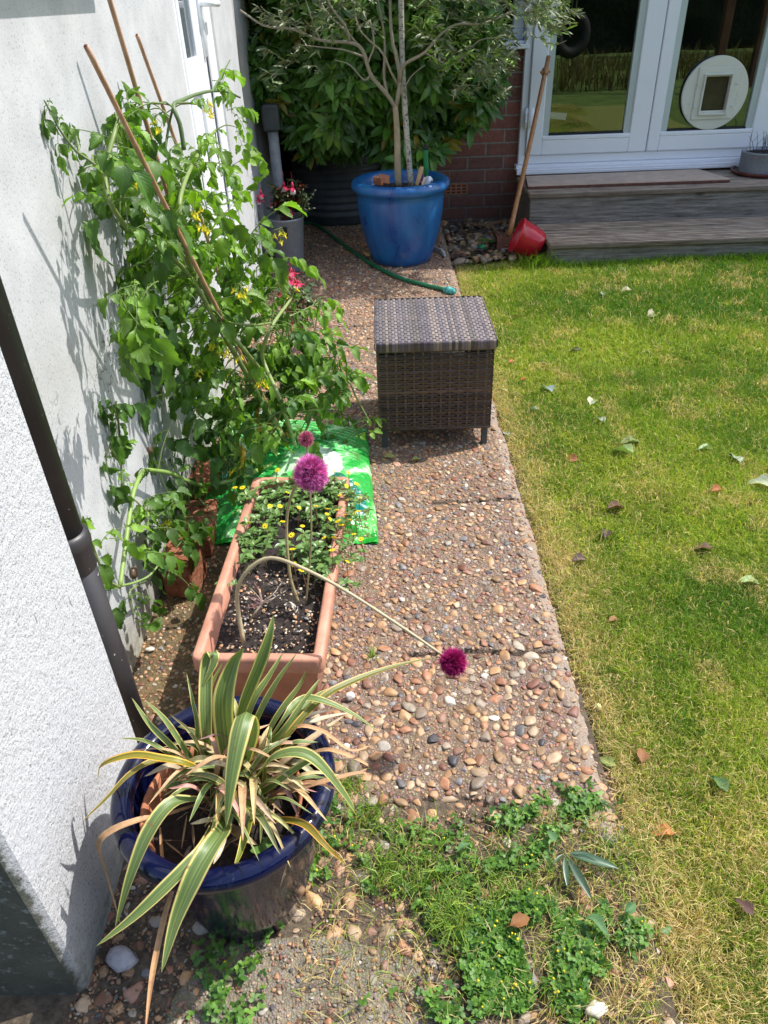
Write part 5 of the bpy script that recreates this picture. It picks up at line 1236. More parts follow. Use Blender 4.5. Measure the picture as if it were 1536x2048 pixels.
pebbles(A, pp, lambda x, y: .156 + 0 * x, .6, tint=1.1, pal=np.array([10, 4, 16, 2, 8, 20, 4, 2, 8, 10, 12, 4]) / 100)
K = 700; xx = rng.uniform(-.105, .105, K); yy = rng.uniform(-.31, .3, K)
A.inst(leaf_t(1, .25, 3, 3, .1, .1), rotm(rng.uniform(0, 6.3, K), rng.uniform(-.3, .6, K), rng.uniform(-1, 1, K)) * rng.uniform(.004, .014, K)[:, None, None], np.column_stack([TC[0] + xx * cT - yy * sT, TC[1] + xx * sT + yy * cT, np.full(K, .160)]), np.array((.05, .035, .03)) * rng.uniform(.4, 2.2, (K, 1)))
mk('compost_bits', A, M['pebble'], parent=tg)

# ---- creeping zinnia
SZ = at(560, 1060, z=.18)
sz_ = thing('creeping_zinnia', 'low leafy creeping zinnia with yellow daisy flowers filling the far half of the trough', 'plant', SZ)
A = Acc(); S_ = Acc(); T = leaf_t(1, .26, 6, 3, .25, .22, pw=.85)
def zinode(p, up, n=5, L=.022):
    az = rng.uniform(0, 6.3); 
    for k in range(n):
        a = az + k * 2.4; g = rng.random(); c = np.array((.085, .17, .045)) * (1 - g) + np.array((.18, .30, .08)) * g
        A.inst(T, [rotm(a, rng.uniform(.0, .8), rng.uniform(-.3, .3)) * L * rng.uniform(.6, 1.15)], [p], [c])
nodes = []
poly = [(478, 990), (520, 965), (600, 950), (690, 960), (715, 1000), (690, 1080), (665, 1150), (640, 1185), (560, 1190), (520, 1160), (470, 1200), (455, 1170), (490, 1110)]
K = 0
while K < 165:
    u, v = rng.uniform(450, 740), rng.uniform(950, 1215)
    if not inpoly([u], [v], poly)[0]: continue
    p = at(u, v, z=.19); dens = fbm(np.array([p[0]]), np.array([p[1]]), 11, 71)[0]
    if dens < .38 or (v > 1120 and dens < .5): continue
    h = rng.uniform(.0, .04) + .01 * dens; p = at(u, v, z=.175 + h); b = np.array([p[0] + rng.uniform(-.03, .03), p[1] + rng.uniform(-.03, .03), .16])
    tube(S_, spline([b, (b + p) / 2 + rng.uniform(-.01, .01, 3), p], 6), .0009, 4, (.14, .12, .06)); zinode(p, 0, rng.integers(4, 7)); zinode((b + p) / 2, 0, 3, .016); nodes.append(p); K += 1
for i in range(34):     # trails over the right rim
    u, v = rng.uniform(675, 735), rng.uniform(980, 1130); p = at(u, v, z=rng.uniform(.14, .22)); b = at(660, v + rng.uniform(0, 40), z=.18)
    tube(S_, spline([b, (b + p) / 2 + [0, 0, .02], p], 6), .0009, 4, (.22, .10, .05)); zinode(p, 0, 5, .017)
for u, v in ((690, 1165), (715, 1170), (445, 1165)):
    p = at(u, v, z=.19); b = p + [-.05 if u > 500 else .05, .01, -.02]; tube(S_, spline([b, p], 5), .0009, 4, (.2, .2, .08)); zinode(p, 0, 6, .018); zinode((p + b) / 2, 0, 4, .014)
mk('foliage', A, M['leaf'], parent=sz_)
def daisy():
    a = Acc(); T = leaf_t(1, .20, 4, 3, .12, .1, pw=.7)
    for k in range(11): a.inst(T, [rotm(k * 2 * PI / 11, .12, 0) * .0072], [(math.cos(k * 2 * PI / 11) * .0018, math.sin(k * 2 * PI / 11) * .0018, 0)], [(.88, .70, .02)])
    sph(a, (0, 0, .0005), (.0028, .0028, .0018), (.72, .45, .01), ICO2); return a
fpx = [(485, 975), (555, 940), (598, 1015), (600, 958), (632, 1012), (634, 972), (655, 1018), (642, 958), (530, 1052), (497, 1045), (583, 1070), (585, 1098), (566, 1043), (540, 1012), (605, 1052), (668, 942), (697, 945), (713, 968), (693, 972), (680, 990), (720, 995), (693, 1000), (710, 1025), (717, 1022), (654, 1028), (660, 1038), (676, 1042), (683, 1050), (708, 1068), (668, 1075), (700, 1040), (722, 1078), (695, 1123), (588, 1128), (604, 1140), (664, 1100), (690, 1030), (470, 975), (560, 1012), (575, 985), (648, 1075), (673, 1020)]
prot = None
for i, (u, v) in enumerate(fpx):
    zz = rng.uniform(.235, .265); p = at(u, v, z=zz)
    S2 = None
    if prot is None:
        prot = mk('flower', daisy(), M['petal'], parent=sz_, origin=(0, 0, 0)); o = prot
    else:
        o = prot.copy(); C.objects.link(o); o.parent = sz_
    tube(S_, spline([p + [rng.uniform(-.02, .01), rng.uniform(-.01, .02), -.07], p - [0, 0, .001]], 4), .0008, 4, (.2, .1, .05)); o.location = p - SZ; o.rotation_euler = (rng.uniform(.0, .8), rng.uniform(-.5, .4), rng.uniform(0, 6)); s_ = rng.uniform(.72, 1.05); o.scale = (s_, s_, s_); WL[o.name] = p

mk('stems', S_, M['stem'], parent=sz_)
# ---- alliums
def allium(label, stem, rs, hr, oval, n, cols, hcol=(.36, .30, .15), tag_dry=True):
    e = stem[-1]; t = thing('allium', label, 'flower', stem[0], 'drumstick alliums in the trough')
    A = Acc(); q = spline(stem, 40); tube(A, q, np.linspace(rs[0], rs[1], 40), 10, hcol); mk('stem', A, M['stem'], parent=t)
    A = Acc(); ax = unit(q[-1] - q[-3]); hc = e + ax * hr * .8
    i = np.arange(n) + .5; ph = np.arccos(1 - 2 * i / n); th = PI * (1 + 5 ** .5) * i
    D = np.stack([np.cos(th) * np.sin(ph), np.sin(th) * np.sin(ph), np.cos(ph)], 1) + rng.normal(0, .06, (n, 3)); D /= np.linalg.norm(D, axis=1)[:, None]
    fl = Acc(); P_ = leaf_t(1, .10, 4, 3, -.05, .35, pw=.7)
    for k in range(4): a_ = k * PI / 2; fl.inst(P_, [rotm(a_, 1.22, 0) * .95], [(0.03 * math.cos(a_), .03 * math.sin(a_), .05)])
    for k in range(3): tube(fl, [(0, 0, .3), (.16 * math.cos(k * 2.1), .16 * math.sin(k * 2.1), 1.25)], .018, 3, (1.4, 1.6, 1.5), False)
    tube(fl, [(0, 0, -1.), (0, 0, .3)], .04, 3, (.5, .5, .5), False); FT = acc_t(fl)
    t1 = np.cross(D, rng.normal(0, 1, (n, 3))); t1 /= np.linalg.norm(t1, axis=1)[:, None]; t2 = np.cross(D, t1)
    L = hr * .46; st_ = np.array([1, 1, oval]); g = rng.random((n, 1)); updn = (D[:, 2:3] + 1) / 2
    c = np.array(cols[0]) * g + np.array(cols[1]) * (1 - g)
    A.inst(FT, np.stack([t1, t2, D], -1) * L * rng.uniform(.8, 1.1, (n, 1, 1)), hc + D * st_ * hr * .55, c * rng.uniform(.7, 1.2, (n, 1)))
    sph(A, hc, hr * .50 * st_, np.array(cols[1]) * .22); mk('flower_head', A, M['petal'], parent=t); return t
AY = 1.27
b = at(597, 1205, z=.165)
allium('tall allium with the big round purple flower head in the trough', [b, at(580, 1150, y=b[1] + .02), at(573, 1060, y=b[1] + .05), at(580, 1000, y=b[1] + .06), at(600, 958, y=b[1] + .04), at(612, 950, y=b[1] + .02)], (.0035, .0028), .0330, 1.12, 420, [(.85, .28, .68), (.50, .04, .22)])
b = at(612, 1205, z=.165)
allium('slim allium with the smallest pinkish head behind the big purple one', [b, at(622, 1080, y=b[1] + .01), at(620, 980, y=b[1] + .03), at(613, 890, y=b[1] + .06)], (.0022, .0018), .0150, 1.15, 190, [(.70, .22, .36), (.42, .08, .16)])
b = at(487, 1285, z=.16)
allium('bent allium stem arching out of the trough with a dark crimson head over the path', [b, at(474, 1200, z=.25), at(482, 1160, z=.31), at(510, 1128, z=.345), at(545, 1116, z=.36), at(600, 1134, z=.36), at(680, 1175, z=.335), at(790, 1245, z=.29), at(888, 1312, z=.24)], (.0048, .0026), .0255, 1., 380, [(.55, .03, .22), (.24, .008, .08)], (.48, .40, .25))
# dead flower spray and straw in the trough
A = Acc(); b = at(500, 1240, z=.16); j = at(525, 1205, z=.19); tube(A, [b, j], .0025, 6, (.36, .28, .2))
for k in range(14):
    e = j + [rng.uniform(-.04, .06), rng.uniform(-.01, .06), rng.uniform(-.015, .03)]; tube(A, spline([j, (j + e) / 2 + rng.uniform(-.008, .008, 3), e], 6), .0009, 4, (.42, .22, .24) if k % 2 else (.5, .4, .3))
mk('dead_flower_spray', A, M['stem'], label='dry pinkish skeleton of a flower spray on the dark soil of the trough', cat='dead stem')
A = Acc(); b = at(592, 1222, z=.168)
for k in range(5):
    e = b + [rng.uniform(-.02, .02), rng.uniform(-.02, .02), rng.uniform(0, .01)]; ribbon(A, spline([b, (b + e) / 2 + [0, 0, .01], e, e + [rng.uniform(-.01, .01), -.01, 0]], 8), np.full(8, .004), unit(rng.normal(0, 1, 3)), .3, (.62, .56, .46))
mk('papery_sheath', A, M['dryblade'], label='white papery leaf sheath at the foot of the tall allium', cat='dead leaf')

# ================================================================== CANES
def cane(label, top, bot, r, nodes):
    t = thing('bamboo_cane', label, 'cane', bot, 'bamboo canes supporting the tomato plant'); A = Acc(); n = 60; q = spline([bot, (np.array(bot) + top) / 2 + rng.uniform(-.006, .006, 3), top], n)
    rad = np.full(n, r); 
    for k in nodes: i = int(k * (n - 1)); rad[i] *= 1.18; rad[max(0, i - 1)] *= .96
    tube(A, q, rad * np.linspace(1.05, .95, n), 12); mk('culm', A, M['bamboo'], parent=t)
    A = Acc(); d = unit(q[-1] - q[-2]); tube(A, [q[-1] - d * .001, q[-1] + d * .0015], r * .6, 10, (.2, .12, .08)); mk('cut_end', A, M['boardedge'], parent=t); return t
c1t = at(172, 92, x=-.45); c1b = at(568, 872, y=2.02); c1b[2] = max(c1b[2], .08)
cane('thick bamboo cane whose cut top stands nearest the camera against the white wall', c1t, c1b, .0047, (.3, .62, .85))
cane('bamboo cane running out of the top of the photo, between the other two canes', at(212, -25, x=-.52), at(395, 590, x=-.50), .0054, (.35, .72))
cane('slim short bamboo cane nearest the side door', at(274, 70, x=-.54), at(440, 560, x=-.50), .0047, (.4, .7))

# ================================================================== TOMATO
tm = thing('tomato_plant', 'sprawling tomato plant with yellow flowers growing up canes along the white wall', 'tomato plant', at(575, 900, z=.1))
def tp(u, v, x):
    p = at(u, v, x=x) if u < 760 else at(u, v, y=2.1)
    ym = 2.12 if v > 520 else 2.5; yn = 1.25 + .45 * min(1, max(0, (v - 300) / 300)) if u > 300 or v < 560 else 1.2
    if x < -.505: yn = .9
    if 0 < p[1] < yn: return at(u, v, y=yn + .12 * rng.random())
    return p if 0 < p[1] < ym else at(u, v, y=ym - .1 * rng.random())
ST = Acc(); LF = Acc(); allst = []
def stem(pts, r0, r1, col=(.20, .27, .08), n=None):
    n = n or len(pts) * 6; P = np.array([tp(u, v, x) for u, v, x in pts]); q = spline(P, n); q[:, 0] = np.maximum(q[:, 0], WX + .006)
    tube(ST, q, np.linspace(r0, r1, n), 9, col, jit=.05); allst.append(q); return q
stem([(580, 900, -.33), (540, 830, -.34), (500, 760, -.36), (465, 700, -.38), (430, 640, -.40), (400, 585, -.42), (368, 538, -.44), (330, 505, -.46), (270, 470, -.48), (228, 420, -.50), (212, 370, -.51), (215, 320, -.51), (228, 270, -.50), (236, 245, -.50)], .0075, .004)
stem([(590, 900, -.31), (560, 800, -.32), (480, 690, -.35), (430, 640, -.38), (415, 590, -.38), (385, 540, -.40), (368, 480, -.41), (360, 430, -.41), (362, 390, -.41), (380, 340, -.42), (410, 285, -.43), (430, 262, -.43)], .007, .0035)
stem([(368, 300, -.42), (360, 250, -.42), (347, 212, -.43), (365, 200, -.43), (395, 188, -.42), (425, 182, -.41), (455, 184, -.40), (480, 195, -.39)], .005, .0028, (.13, .19, .08))
stem([(425, 182, -.41), (440, 155, -.41), (460, 120, -.41)], .003, .0018, (.13, .19, .08))
stem([(330, 300, -.47), (338, 250, -.46), (347, 212, -.44)], .003, .0025, (.10, .15, .06))
stem([(350, 206, -.43), (380, 206, -.42), (415, 213, -.41)], .0022, .0015, (.15, .18, .08))
stem([(590, 890, -.28), (560, 800, -.27), (530, 730, -.26), (525, 700, -.26), (545, 650, -.26), (580, 600, -.26), (588, 575, -.27)], .006, .0035, (.26, .33, .12))
stem([(600, 890, -.26), (640, 800, -.23), (690, 760, -.20), (715, 800, -.18), (740, 845, -.17)], .004, .002)
stem([(430, 640, -.38), (500, 650, -.33), (560, 640, -.29), (640, 605, -.26)], .0035, .002)
stem([(209, 345, -.52), (180, 322, -.54), (150, 300, -.56), (120, 260, -.575), (100, 222, -.585), (88, 200, -.59)], .003, .0015, (.14, .19, .07))
# the low loop by the wall
stem([(600, 905, -.30), (540, 930, -.36), (480, 955, -.42), (440, 966, -.46), (405, 970, -.50), (375, 962, -.53), (345, 948, -.55), (315, 942, -.56), (288, 943, -.568), (270, 975, -.568), (262, 1010, -.568), (255, 1060, -.565), (247, 1120, -.562), (240, 1172, -.56)], .0065, .0048, (.24, .36, .09), 70)
stem([(262, 1010, -.568), (248, 985, -.575), (243, 940, -.58), (240, 880, -.58), (236, 830, -.575)], .003, .002, (.12, .18, .05))
stem([(240, 1172, -.56), (270, 1165, -.55), (300, 1150, -.54), (322, 1120, -.53), (330, 1090, -.53)], .003, .002, (.22, .32, .10))
stem([(240, 1175, -.56), (215, 1160, -.57), (200, 1130, -.575), (185, 1090, -.575), (172, 1060, -.57)], .003, .002, (.2, .25, .08))
stem([(296, 1160, -.555), (262, 1180, -.55), (260, 1200, -.55), (268, 1230, -.545)], .002, .001)
stem([(345, 948, -.55), (370, 970, -.545), (395, 995, -.54), (410, 1010, -.53)], .003, .0015, (.12, .2, .05))
stem([(362, 960, -.54), (372, 900, -.55), (382, 840, -.56)], .003, .0015, (.15, .2, .06))
stem([(270, 1000, -.566), (300, 1030, -.555), (318, 1055, -.55)], .002, .0012, (.25, .3, .1))
def tleaflet(seed):
    r_ = np.random.default_rng(seed); return leaf_t(1, .33, 11, 5, r_.uniform(.15, .6), r_.uniform(.05, .35), serr=.09, pw=.70, wav=r_.uniform(.02, .07))
TL = [tleaflet(k) for k in range(8)]
def compound(seed, npair=2, droop=.5):
    r_ = np.random.default_rng(seed); a = Acc(); K = 12; t = np.linspace(0, 1, K)
    q = np.stack([t * (1 - .15 * droop * t), .06 * np.sin(t * 3 + seed), .12 * t - droop * t ** 2 * .9], 1)
    tube(a, q, np.linspace(.014, .006, K), 5, (.20, .27, .09), False)
    def put(p, az, el, L):
        g = r_.uniform(.75, 1.2); a.inst(TL[r_.integers(0, 8)], [rotm(az, el, r_.uniform(-.5, .5)) * L], [p], [np.array((1, 1, 1)) * g])
    d = q[-1] - q[-2]; el = math.atan2(d[2], np.hypot(d[0], d[1]))
    put(q[-1], r_.uniform(-.2, .2), el - r_.uniform(0, .4), r_.uniform(.48, .62))
    for k in range(npair):
        tt = .40 + .42 * k / max(1, npair - 1) if npair > 1 else .6; i = int(tt * (K - 1)); L = (.30 + .10 * k) * r_.uniform(.85, 1.2)
        for s_ in (-1, 1):
            az = s_ * r_.uniform(.9, 1.3); p = q[i]; e = p + np.array([math.cos(az), math.sin(az), -.1]) * .07; tube(a, [p, e], .005, 4, (.2, .27, .09), False); put(e, az, el * .6 - r_.uniform(.1, .6), L)
        if k == 0:
            i2 = int((tt - .15) * (K - 1))
            for s_ in (-1, 1): put(q[i2], s_ * 1.4, -.2, .11)
    return acc_t(a)
CP = [compound(k, 2 + (k % 2), [.25, .5, .8, 1.1][k % 4]) for k in range(12)]
SP = np.concatenate([q[len(q) // 6:] for q in allst])
def tleaf(u, v, x, L, az=None, colr=None, up=0., k=None, attach=True):
    """compound leaf whose middle sits at the point"""
    c = tp(u, v, x)
    if attach:
        b = SP[np.argmin(np.linalg.norm(SP - c, axis=1) + rng.uniform(0, .03, len(SP)))]; d = c - b; dist = np.linalg.norm(d)
    else: d = np.array([0.1, 0, 0]); dist = 0; b = c
    if az is None: az = math.atan2(d[1], d[0]) + rng.normal(0, .5) if dist > .03 else rng.uniform(0, 2 * PI)
    el = up + rng.normal(.1, .25); m = rotm(az, el, rng.normal(0, .3)) * L; base = c - m @ np.array([.45, 0, -.05])
    if .03 < dist < .13 and attach:
        tube(ST, spline([b, (b + base) / 2 + [0, 0, .01], base], 5), np.linspace(.0018, .0012, 5), 4, (.17, .23, .07), False)
    T = CP[rng.integers(0, 12) if k is None else k]; V = T[0] @ m.T + base; V[:, 0] = np.maximum(V[:, 0], WX + .004 + .004 * rng.random())
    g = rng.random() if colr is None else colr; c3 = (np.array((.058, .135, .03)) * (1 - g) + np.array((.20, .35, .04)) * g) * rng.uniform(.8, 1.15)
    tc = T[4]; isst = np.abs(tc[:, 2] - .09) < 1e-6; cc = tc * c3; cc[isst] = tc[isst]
    LF.add(V, T[1], T[2], T[3], cc)
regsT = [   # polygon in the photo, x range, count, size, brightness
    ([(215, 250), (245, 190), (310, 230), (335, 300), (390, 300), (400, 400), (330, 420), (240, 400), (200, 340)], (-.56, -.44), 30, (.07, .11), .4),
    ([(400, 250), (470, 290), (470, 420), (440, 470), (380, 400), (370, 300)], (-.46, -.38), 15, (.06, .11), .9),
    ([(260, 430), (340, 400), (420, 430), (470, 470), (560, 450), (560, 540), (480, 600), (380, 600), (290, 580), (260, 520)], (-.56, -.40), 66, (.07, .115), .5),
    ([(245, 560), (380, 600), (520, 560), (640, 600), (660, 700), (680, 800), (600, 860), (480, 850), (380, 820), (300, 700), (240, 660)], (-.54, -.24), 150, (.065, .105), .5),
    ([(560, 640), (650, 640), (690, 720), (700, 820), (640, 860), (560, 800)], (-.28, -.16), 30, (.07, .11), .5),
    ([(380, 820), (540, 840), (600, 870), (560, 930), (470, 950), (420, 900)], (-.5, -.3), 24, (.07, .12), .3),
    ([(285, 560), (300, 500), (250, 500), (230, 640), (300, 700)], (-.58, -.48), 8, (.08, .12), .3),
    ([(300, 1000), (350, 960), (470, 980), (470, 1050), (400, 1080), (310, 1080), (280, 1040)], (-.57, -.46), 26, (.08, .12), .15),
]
for poly, xr, n, sr, br_ in regsT:
    us = [p[0] for p in poly]; vs = [p[1] for p in poly]; k = 0
    while k < n:
        u, v = rng.uniform(min(us), max(us)), rng.uniform(min(vs), max(vs))
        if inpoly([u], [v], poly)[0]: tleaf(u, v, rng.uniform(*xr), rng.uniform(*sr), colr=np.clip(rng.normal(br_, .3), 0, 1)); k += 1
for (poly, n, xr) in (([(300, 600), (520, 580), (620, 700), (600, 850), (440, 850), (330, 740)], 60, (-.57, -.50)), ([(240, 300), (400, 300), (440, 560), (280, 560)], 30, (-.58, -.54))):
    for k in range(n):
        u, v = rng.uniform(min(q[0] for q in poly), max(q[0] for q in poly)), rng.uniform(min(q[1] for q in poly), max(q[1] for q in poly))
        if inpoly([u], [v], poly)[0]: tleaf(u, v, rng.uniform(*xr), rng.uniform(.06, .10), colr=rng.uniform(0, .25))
for k in range(36):
    q_ = SP[rng.integers(0, len(SP))]; L_ = rng.uniform(.03, .055); m = rotm(rng.uniform(0, 6.3), rng.uniform(.2, 1.2), 0) * L_; T = CP[rng.integers(0, 12)]; LF.add(T[0] @ m.T + q_, T[1], T[2], T[3], T[4] * np.array((.20, .36, .05)))
for k in range(9):
    u, v = rng.uniform(430, 580), rng.uniform(790, 900); c_ = tp(u, v, -.4); m = rotm(rng.uniform(0, 6.3), rng.uniform(-1.2, -.4), 0) * rng.uniform(.04, .07); T = CP[rng.integers(0, 12)]; LF.add(T[0] @ m.T + c_, T[1], T[2], T[3], T[4] * np.array((.42, .30, .05)))
# individual outlying leaves
for (u, v, x, L, az, g, up) in ((262, 200, -.5, .12, 1.8, .4, .5), (195, 275, -.55, .11, 3.4, .3, .2), (200, 375, -.56, .11, 3.6, .2, 0), (110, 250, -.585, .07, -1.9, .4, -.5), (92, 215, -.59, .06, -1.5, .2, -.3), (155, 310, -.575, .075, -1.7, .3, -.6), (185, 330, -.56, .06, -1.5, .3, -.5),
    (475, 215, -.38, .07, .6, .7, .2), (478, 240, -.38, .07, -.8, .8, -.6), (480, 275, -.37, .06, -1.2, .8, -.9), (455, 135, -.41, .09, 1.2, .8, .3), (440, 165, -.41, .07, -.6, .7, -.4), (510, 300, -.36, .09, .3, .7, -.5), (525, 360, -.35, .10, -.6, .8, -1.), (530, 445, -.3, .12, .4, .6, .3), (510, 480, -.3, .12, -1, .3, -.3), (585, 510, -.26, .10, .7, .9, .6),
    (650, 610, -.22, .08, .2, 1, .3), (665, 600, -.21, .07, .9, 1, .2), (680, 700, -.18, .09, .2, .5, 0), (700, 740, -.17, .1, .3, .5, -.3), (735, 840, -.16, .07, .4, 1., .2), (725, 870, -.16, .07, .1, .9, 0), (690, 880, -.17, .09, -.2, .4, 0), (660, 870, -.2, .12, -1.3, .2, -.6), (705, 900, -.17, .09, -.6, .3, -.3),
    (200, 800, -.585, .07, 2.6, .1, .1), (235, 810, -.575, .10, 1.2, .1, .2), (225, 830, -.575, .09, -1.6, .2, -.2), (240, 850, -.575, .07, -.9, .2, -.4), (215, 940, -.58, .10, -1.9, .1, -.7), (245, 975, -.575, .06, -1.9, .1, -.6), (300, 1060, -.55, .10, .3, .2, .1), (335, 870, -.56, .12, .3, .1, .3), (345, 920, -.55, .10, -1.7, .1, -.9), (290, 935, -.56, .06, 2., .2, 0), (395, 925, -.5, .07, -1.4, .1, -.6),
    (165, 1060, -.575, .07, 1.8, .9, .5), (185, 1090, -.57, .08, -1.1, .4, -.4), (225, 1060, -.56, .08, .9, .9, .3), (250, 1075, -.56, .07, .3, .8, 0), (330, 1070, -.53, .1, .9, .5, .4), (300, 1105, -.54, .1, .4, .4, 0), (345, 1145, -.52, .11, -.2, .15, -.3), (240, 1200, -.56, .09, 3.6, .2, -.1), (272, 1235, -.55, .08, -1.4, .2, -.8), (280, 1190, -.55, .06, -.4, .2, -.2), (225, 1165, -.57, .06, 2., .5, .1), (310, 870, -.57, .09, 3.1, .2, 0), (300, 800, -.57, .10, 2.9, .2, -.2), (345, 1035, -.53, .12, 1.2, .2, .3), (395, 1040, -.5, .12, -.3, .1, -.2), (480, 830, -.4, .12, -1, .6, 0)):
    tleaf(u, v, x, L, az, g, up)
mk('foliage', LF, M['tomato'], parent=tm)
mk('stems', ST, M['stem'], parent=tm)
def tflower(p, n=3):
    A = Acc(); T = leaf_t(1, .16, 4, 3, .25, .1, pw=.9)
    for k in range(n):
        c = p + rng.normal(0, .010, 3) * [1, 1, .8]; az0 = rng.uniform(0, 6); ax = unit([rng.normal(0, .5), -.6, -.5]); t1 = unit(np.cross(ax, [0, 0, 1])); t2 = np.cross(ax, t1)
        B = np.stack([t1, t2, ax], -1)
        for j in range(6): A.inst(T, [B @ rotm(az0 + j * PI / 3, -.35, 0) * .0105], [c], [(.90, .82, .06)])
        tube(A, [c, c + ax * .006, c + ax * .011], [.0022, .0022, .0006], 6, (.85, .66, .03)); tube(A, [c, c - ax * .012 + [0, 0, .008], p + [0, 0, .025]], .0008, 4, (.3, .36, .12))
    return mk('flower_cluster', A, M['petal'], parent=tm)
for (u, v, x, n) in ((418, 225, -.40, 5), (278, 372, -.46, 5), (390, 432, -.39, 4), (405, 455, -.38, 4), (555, 478, -.28, 4), (482, 588, -.33, 5), (487, 603, -.33, 2), (435, 695, -.36, 4), (455, 705, -.35, 4), (467, 722, -.35, 3), (455, 755, -.36, 4), (310, 255, -.47, 3), (586, 590, -.26, 2), (525, 770, -.3, 4), (330, 1045, -.53, 4), (345, 1040, -.53, 4), (290, 415, -.45, 3), (388, 745, -.45, 2), (455, 930, -.40, 3)):
    tflower(tp(u, v, x), n)

# ---- snails on the wall
def snail(c, r, label, az):
    t = thing('snail', label, 'snail', c, 'snails on the white wall'); A = Acc(); V, fl, sz = ICO3; c = np.array(c)
    a = np.linspace(0, 4.2 * PI, 70); rr = r * .62 * np.exp(-a * .13); P = np.stack([c[0] + .010 + .006 * a / 13 + 0 * a, c[1] + rr * np.cos(a + az), c[2] + rr * np.sin(a + az)], 1); tube(A, P, np.linspace(r * .48, r * .08, 70) , 12, jit=.02); mk('shell', A, M['snail'], parent=t)
    A = Acc(); sph(A, c + [.004, r * .5, -r * .4], (.005, r * .5, r * .35), (.2, .17, .12)); mk('body', A, M['dryleaf'], parent=t)
snail(at(258, 1148, x=-.592), .016, 'brown garden snail stuck low on the wall beside the thick green stem', .5)
snail(at(292, 900, x=-.592), .012, 'small dark snail on the wall above the bend of the thick green stem', 2.)

# ================================================================== NAVY POT WITH FLAX
NP = np.array([-.262, .685, 0.0]); NZ = .305; NR_ = .166
npt = thing('navy_pot', 'big glossy navy glazed pot with a rolled rim at the near end of the path', 'pot', NP)
prof = [(0, -.01), (.088, -.01), (.096, -.004), (.112, .06), (.128, .14), (.139, .22), (.143, .262)] + arcprof(.150, .284, .0165, -110, 160, 12) + [(.136, .27), (.132, .24), (.128, .19), (0, .19)]
A = Acc(); lathe(A, prof, NP, 128, wob=.004); mk('glazed_body', A, M['navy'], parent=npt)
A = Acc(); lathe(A, [(.108, .15), (.118, .258), (.122, .262), (.1215, .266), (.1175, .266), (.113, .255), (.109, .2)], NP + [-.006, -.012, -.006], 72); mk('inner_pot', A, M['clay'], parent=npt)
A = Acc(); V, fl, sz = sheet(-.135, .135, -.135, .135, 90, 90, lambda X, Y: .205 + .02 * np.clip(1 - np.hypot(X, Y) / .1, 0, 1) + .012 * fbm(X, Y, 50, 62)); V[:, :2] *= np.minimum(1, .131 / np.maximum(np.hypot(V[:, 0], V[:, 1]), 1e-6))[:, None]; A.add(V + NP, fl, sz); mk('soil', A, M['soil'], parent=npt)
fx = thing('variegated_flax', 'green and cream striped flax with arching strap leaves in the navy pot', 'plant', NP + [0, 0, .22])
A = Acc(); D = Acc()
SOILZ = .225
def blade(pts, wd, col=(1, 1, 1), dead=False, tw=0., fold=.25, side=None, base=.45, n=26):
    wd = wd * .86; P = np.array([at(u, v, z=z) for u, v, z in pts]); q = spline(P, n); t = np.linspace(0, 1, n)
    wp = wd * np.minimum(1, (base + (1 - base) * np.clip(t / .35, 0, 1))) * np.clip((1 - t) / .38, 0, 1) ** .7; wp = np.maximum(wp, wd * .02)
    if side is None:
        a = q[-1] - q[0]; a[2] = 0
        if np.linalg.norm(a) < .05: a = np.array([0, -1., 0])
        side = unit(np.cross(unit(a), [0, 0, 1]))
    ribbon(D if dead else A, q, wp, side, fold, col, 7, tw)
W_ = 1
blade([(465, 1580, .24), (452, 1480, .34), (448, 1400, .42), (466, 1330, .47), (487, 1296, .50)], .037, side=(1, -.1, .0), base=.45)
blade([(475, 1570, .24), (500, 1470, .38), (492, 1428, .44), (478, 1470, .44), (462, 1560, .40), (452, 1655, .345)], .033, side=(1, 0, 0), base=.5)
blade([(420, 1560, .24), (412, 1440, .36), (414, 1335, .42), (425, 1306, .44), (428, 1325, .43), (404, 1375, .40)], .025, side=(1, 0, 0), base=.5)
blade([(470, 1470, .30), (490, 1400, .38), (522, 1320, .45), (540, 1265, .49), (547, 1230, .51)], .023, side=(1, .3, .2))
blade([(440, 1600, .24), (400, 1600, .32), (345, 1606, .35), (300, 1660, .34), (262, 1750, .30), (230, 1857, .24)], .026)
blade([(455, 1620, .24), (445, 1660, .33), (425, 1690, .36), (390, 1750, .35), (352, 1840, .31), (323, 1945, .27)], .032)
blade([(440, 1620, .24), (410, 1690, .33), (375, 1730, .34), (320, 1785, .33), (260, 1840, .31), (193, 1892, .29)], .021)
blade([(360, 1740, .22), (330, 1830, .2), (305, 1950, .17), (290, 2070, .14)], .010, (.9, .55, .3), dead=True)
blade([(320, 1655, .25), (325, 1720, .24), (334, 1800, .24)], .006, (.7, .45, .25), dead=True)
blade([(490, 1600, .24), (530, 1530, .36), (570, 1507, .39), (615, 1510, .39), (655, 1545, .37), (700, 1605, .33), (708, 1622, .32)], .022)
blade([(490, 1600, .24), (540, 1575, .33), (590, 1540, .37), (640, 1507, .38)], .023)
blade([(500, 1590, .24), (560, 1490, .34), (640, 1400, .37), (700, 1365, .37), (780, 1335, .36), (870, 1313, .35)], .015, (1, .75, .5))
blade([(480, 1560, .24), (510, 1450, .34), (550, 1370, .40), (594, 1306, .44)], .015)
blade([(470, 1560, .24), (500, 1420, .36), (540, 1350, .40), (567, 1304, .42)], .015)
blade([(500, 1540, .24), (550, 1440, .32), (600, 1370, .36), (612, 1340, .38)], .013)
blade([(500, 1520, .25), (560, 1470, .36), (610, 1400, .40), (641, 1356, .41)], .016)
blade([(430, 1560, .24), (380, 1530, .34), (318, 1516, .36), (270, 1510, .36), (225, 1520, .35), (200, 1535, .33), (196, 1560, .30)], .015, (1.6, 1.0, .4))
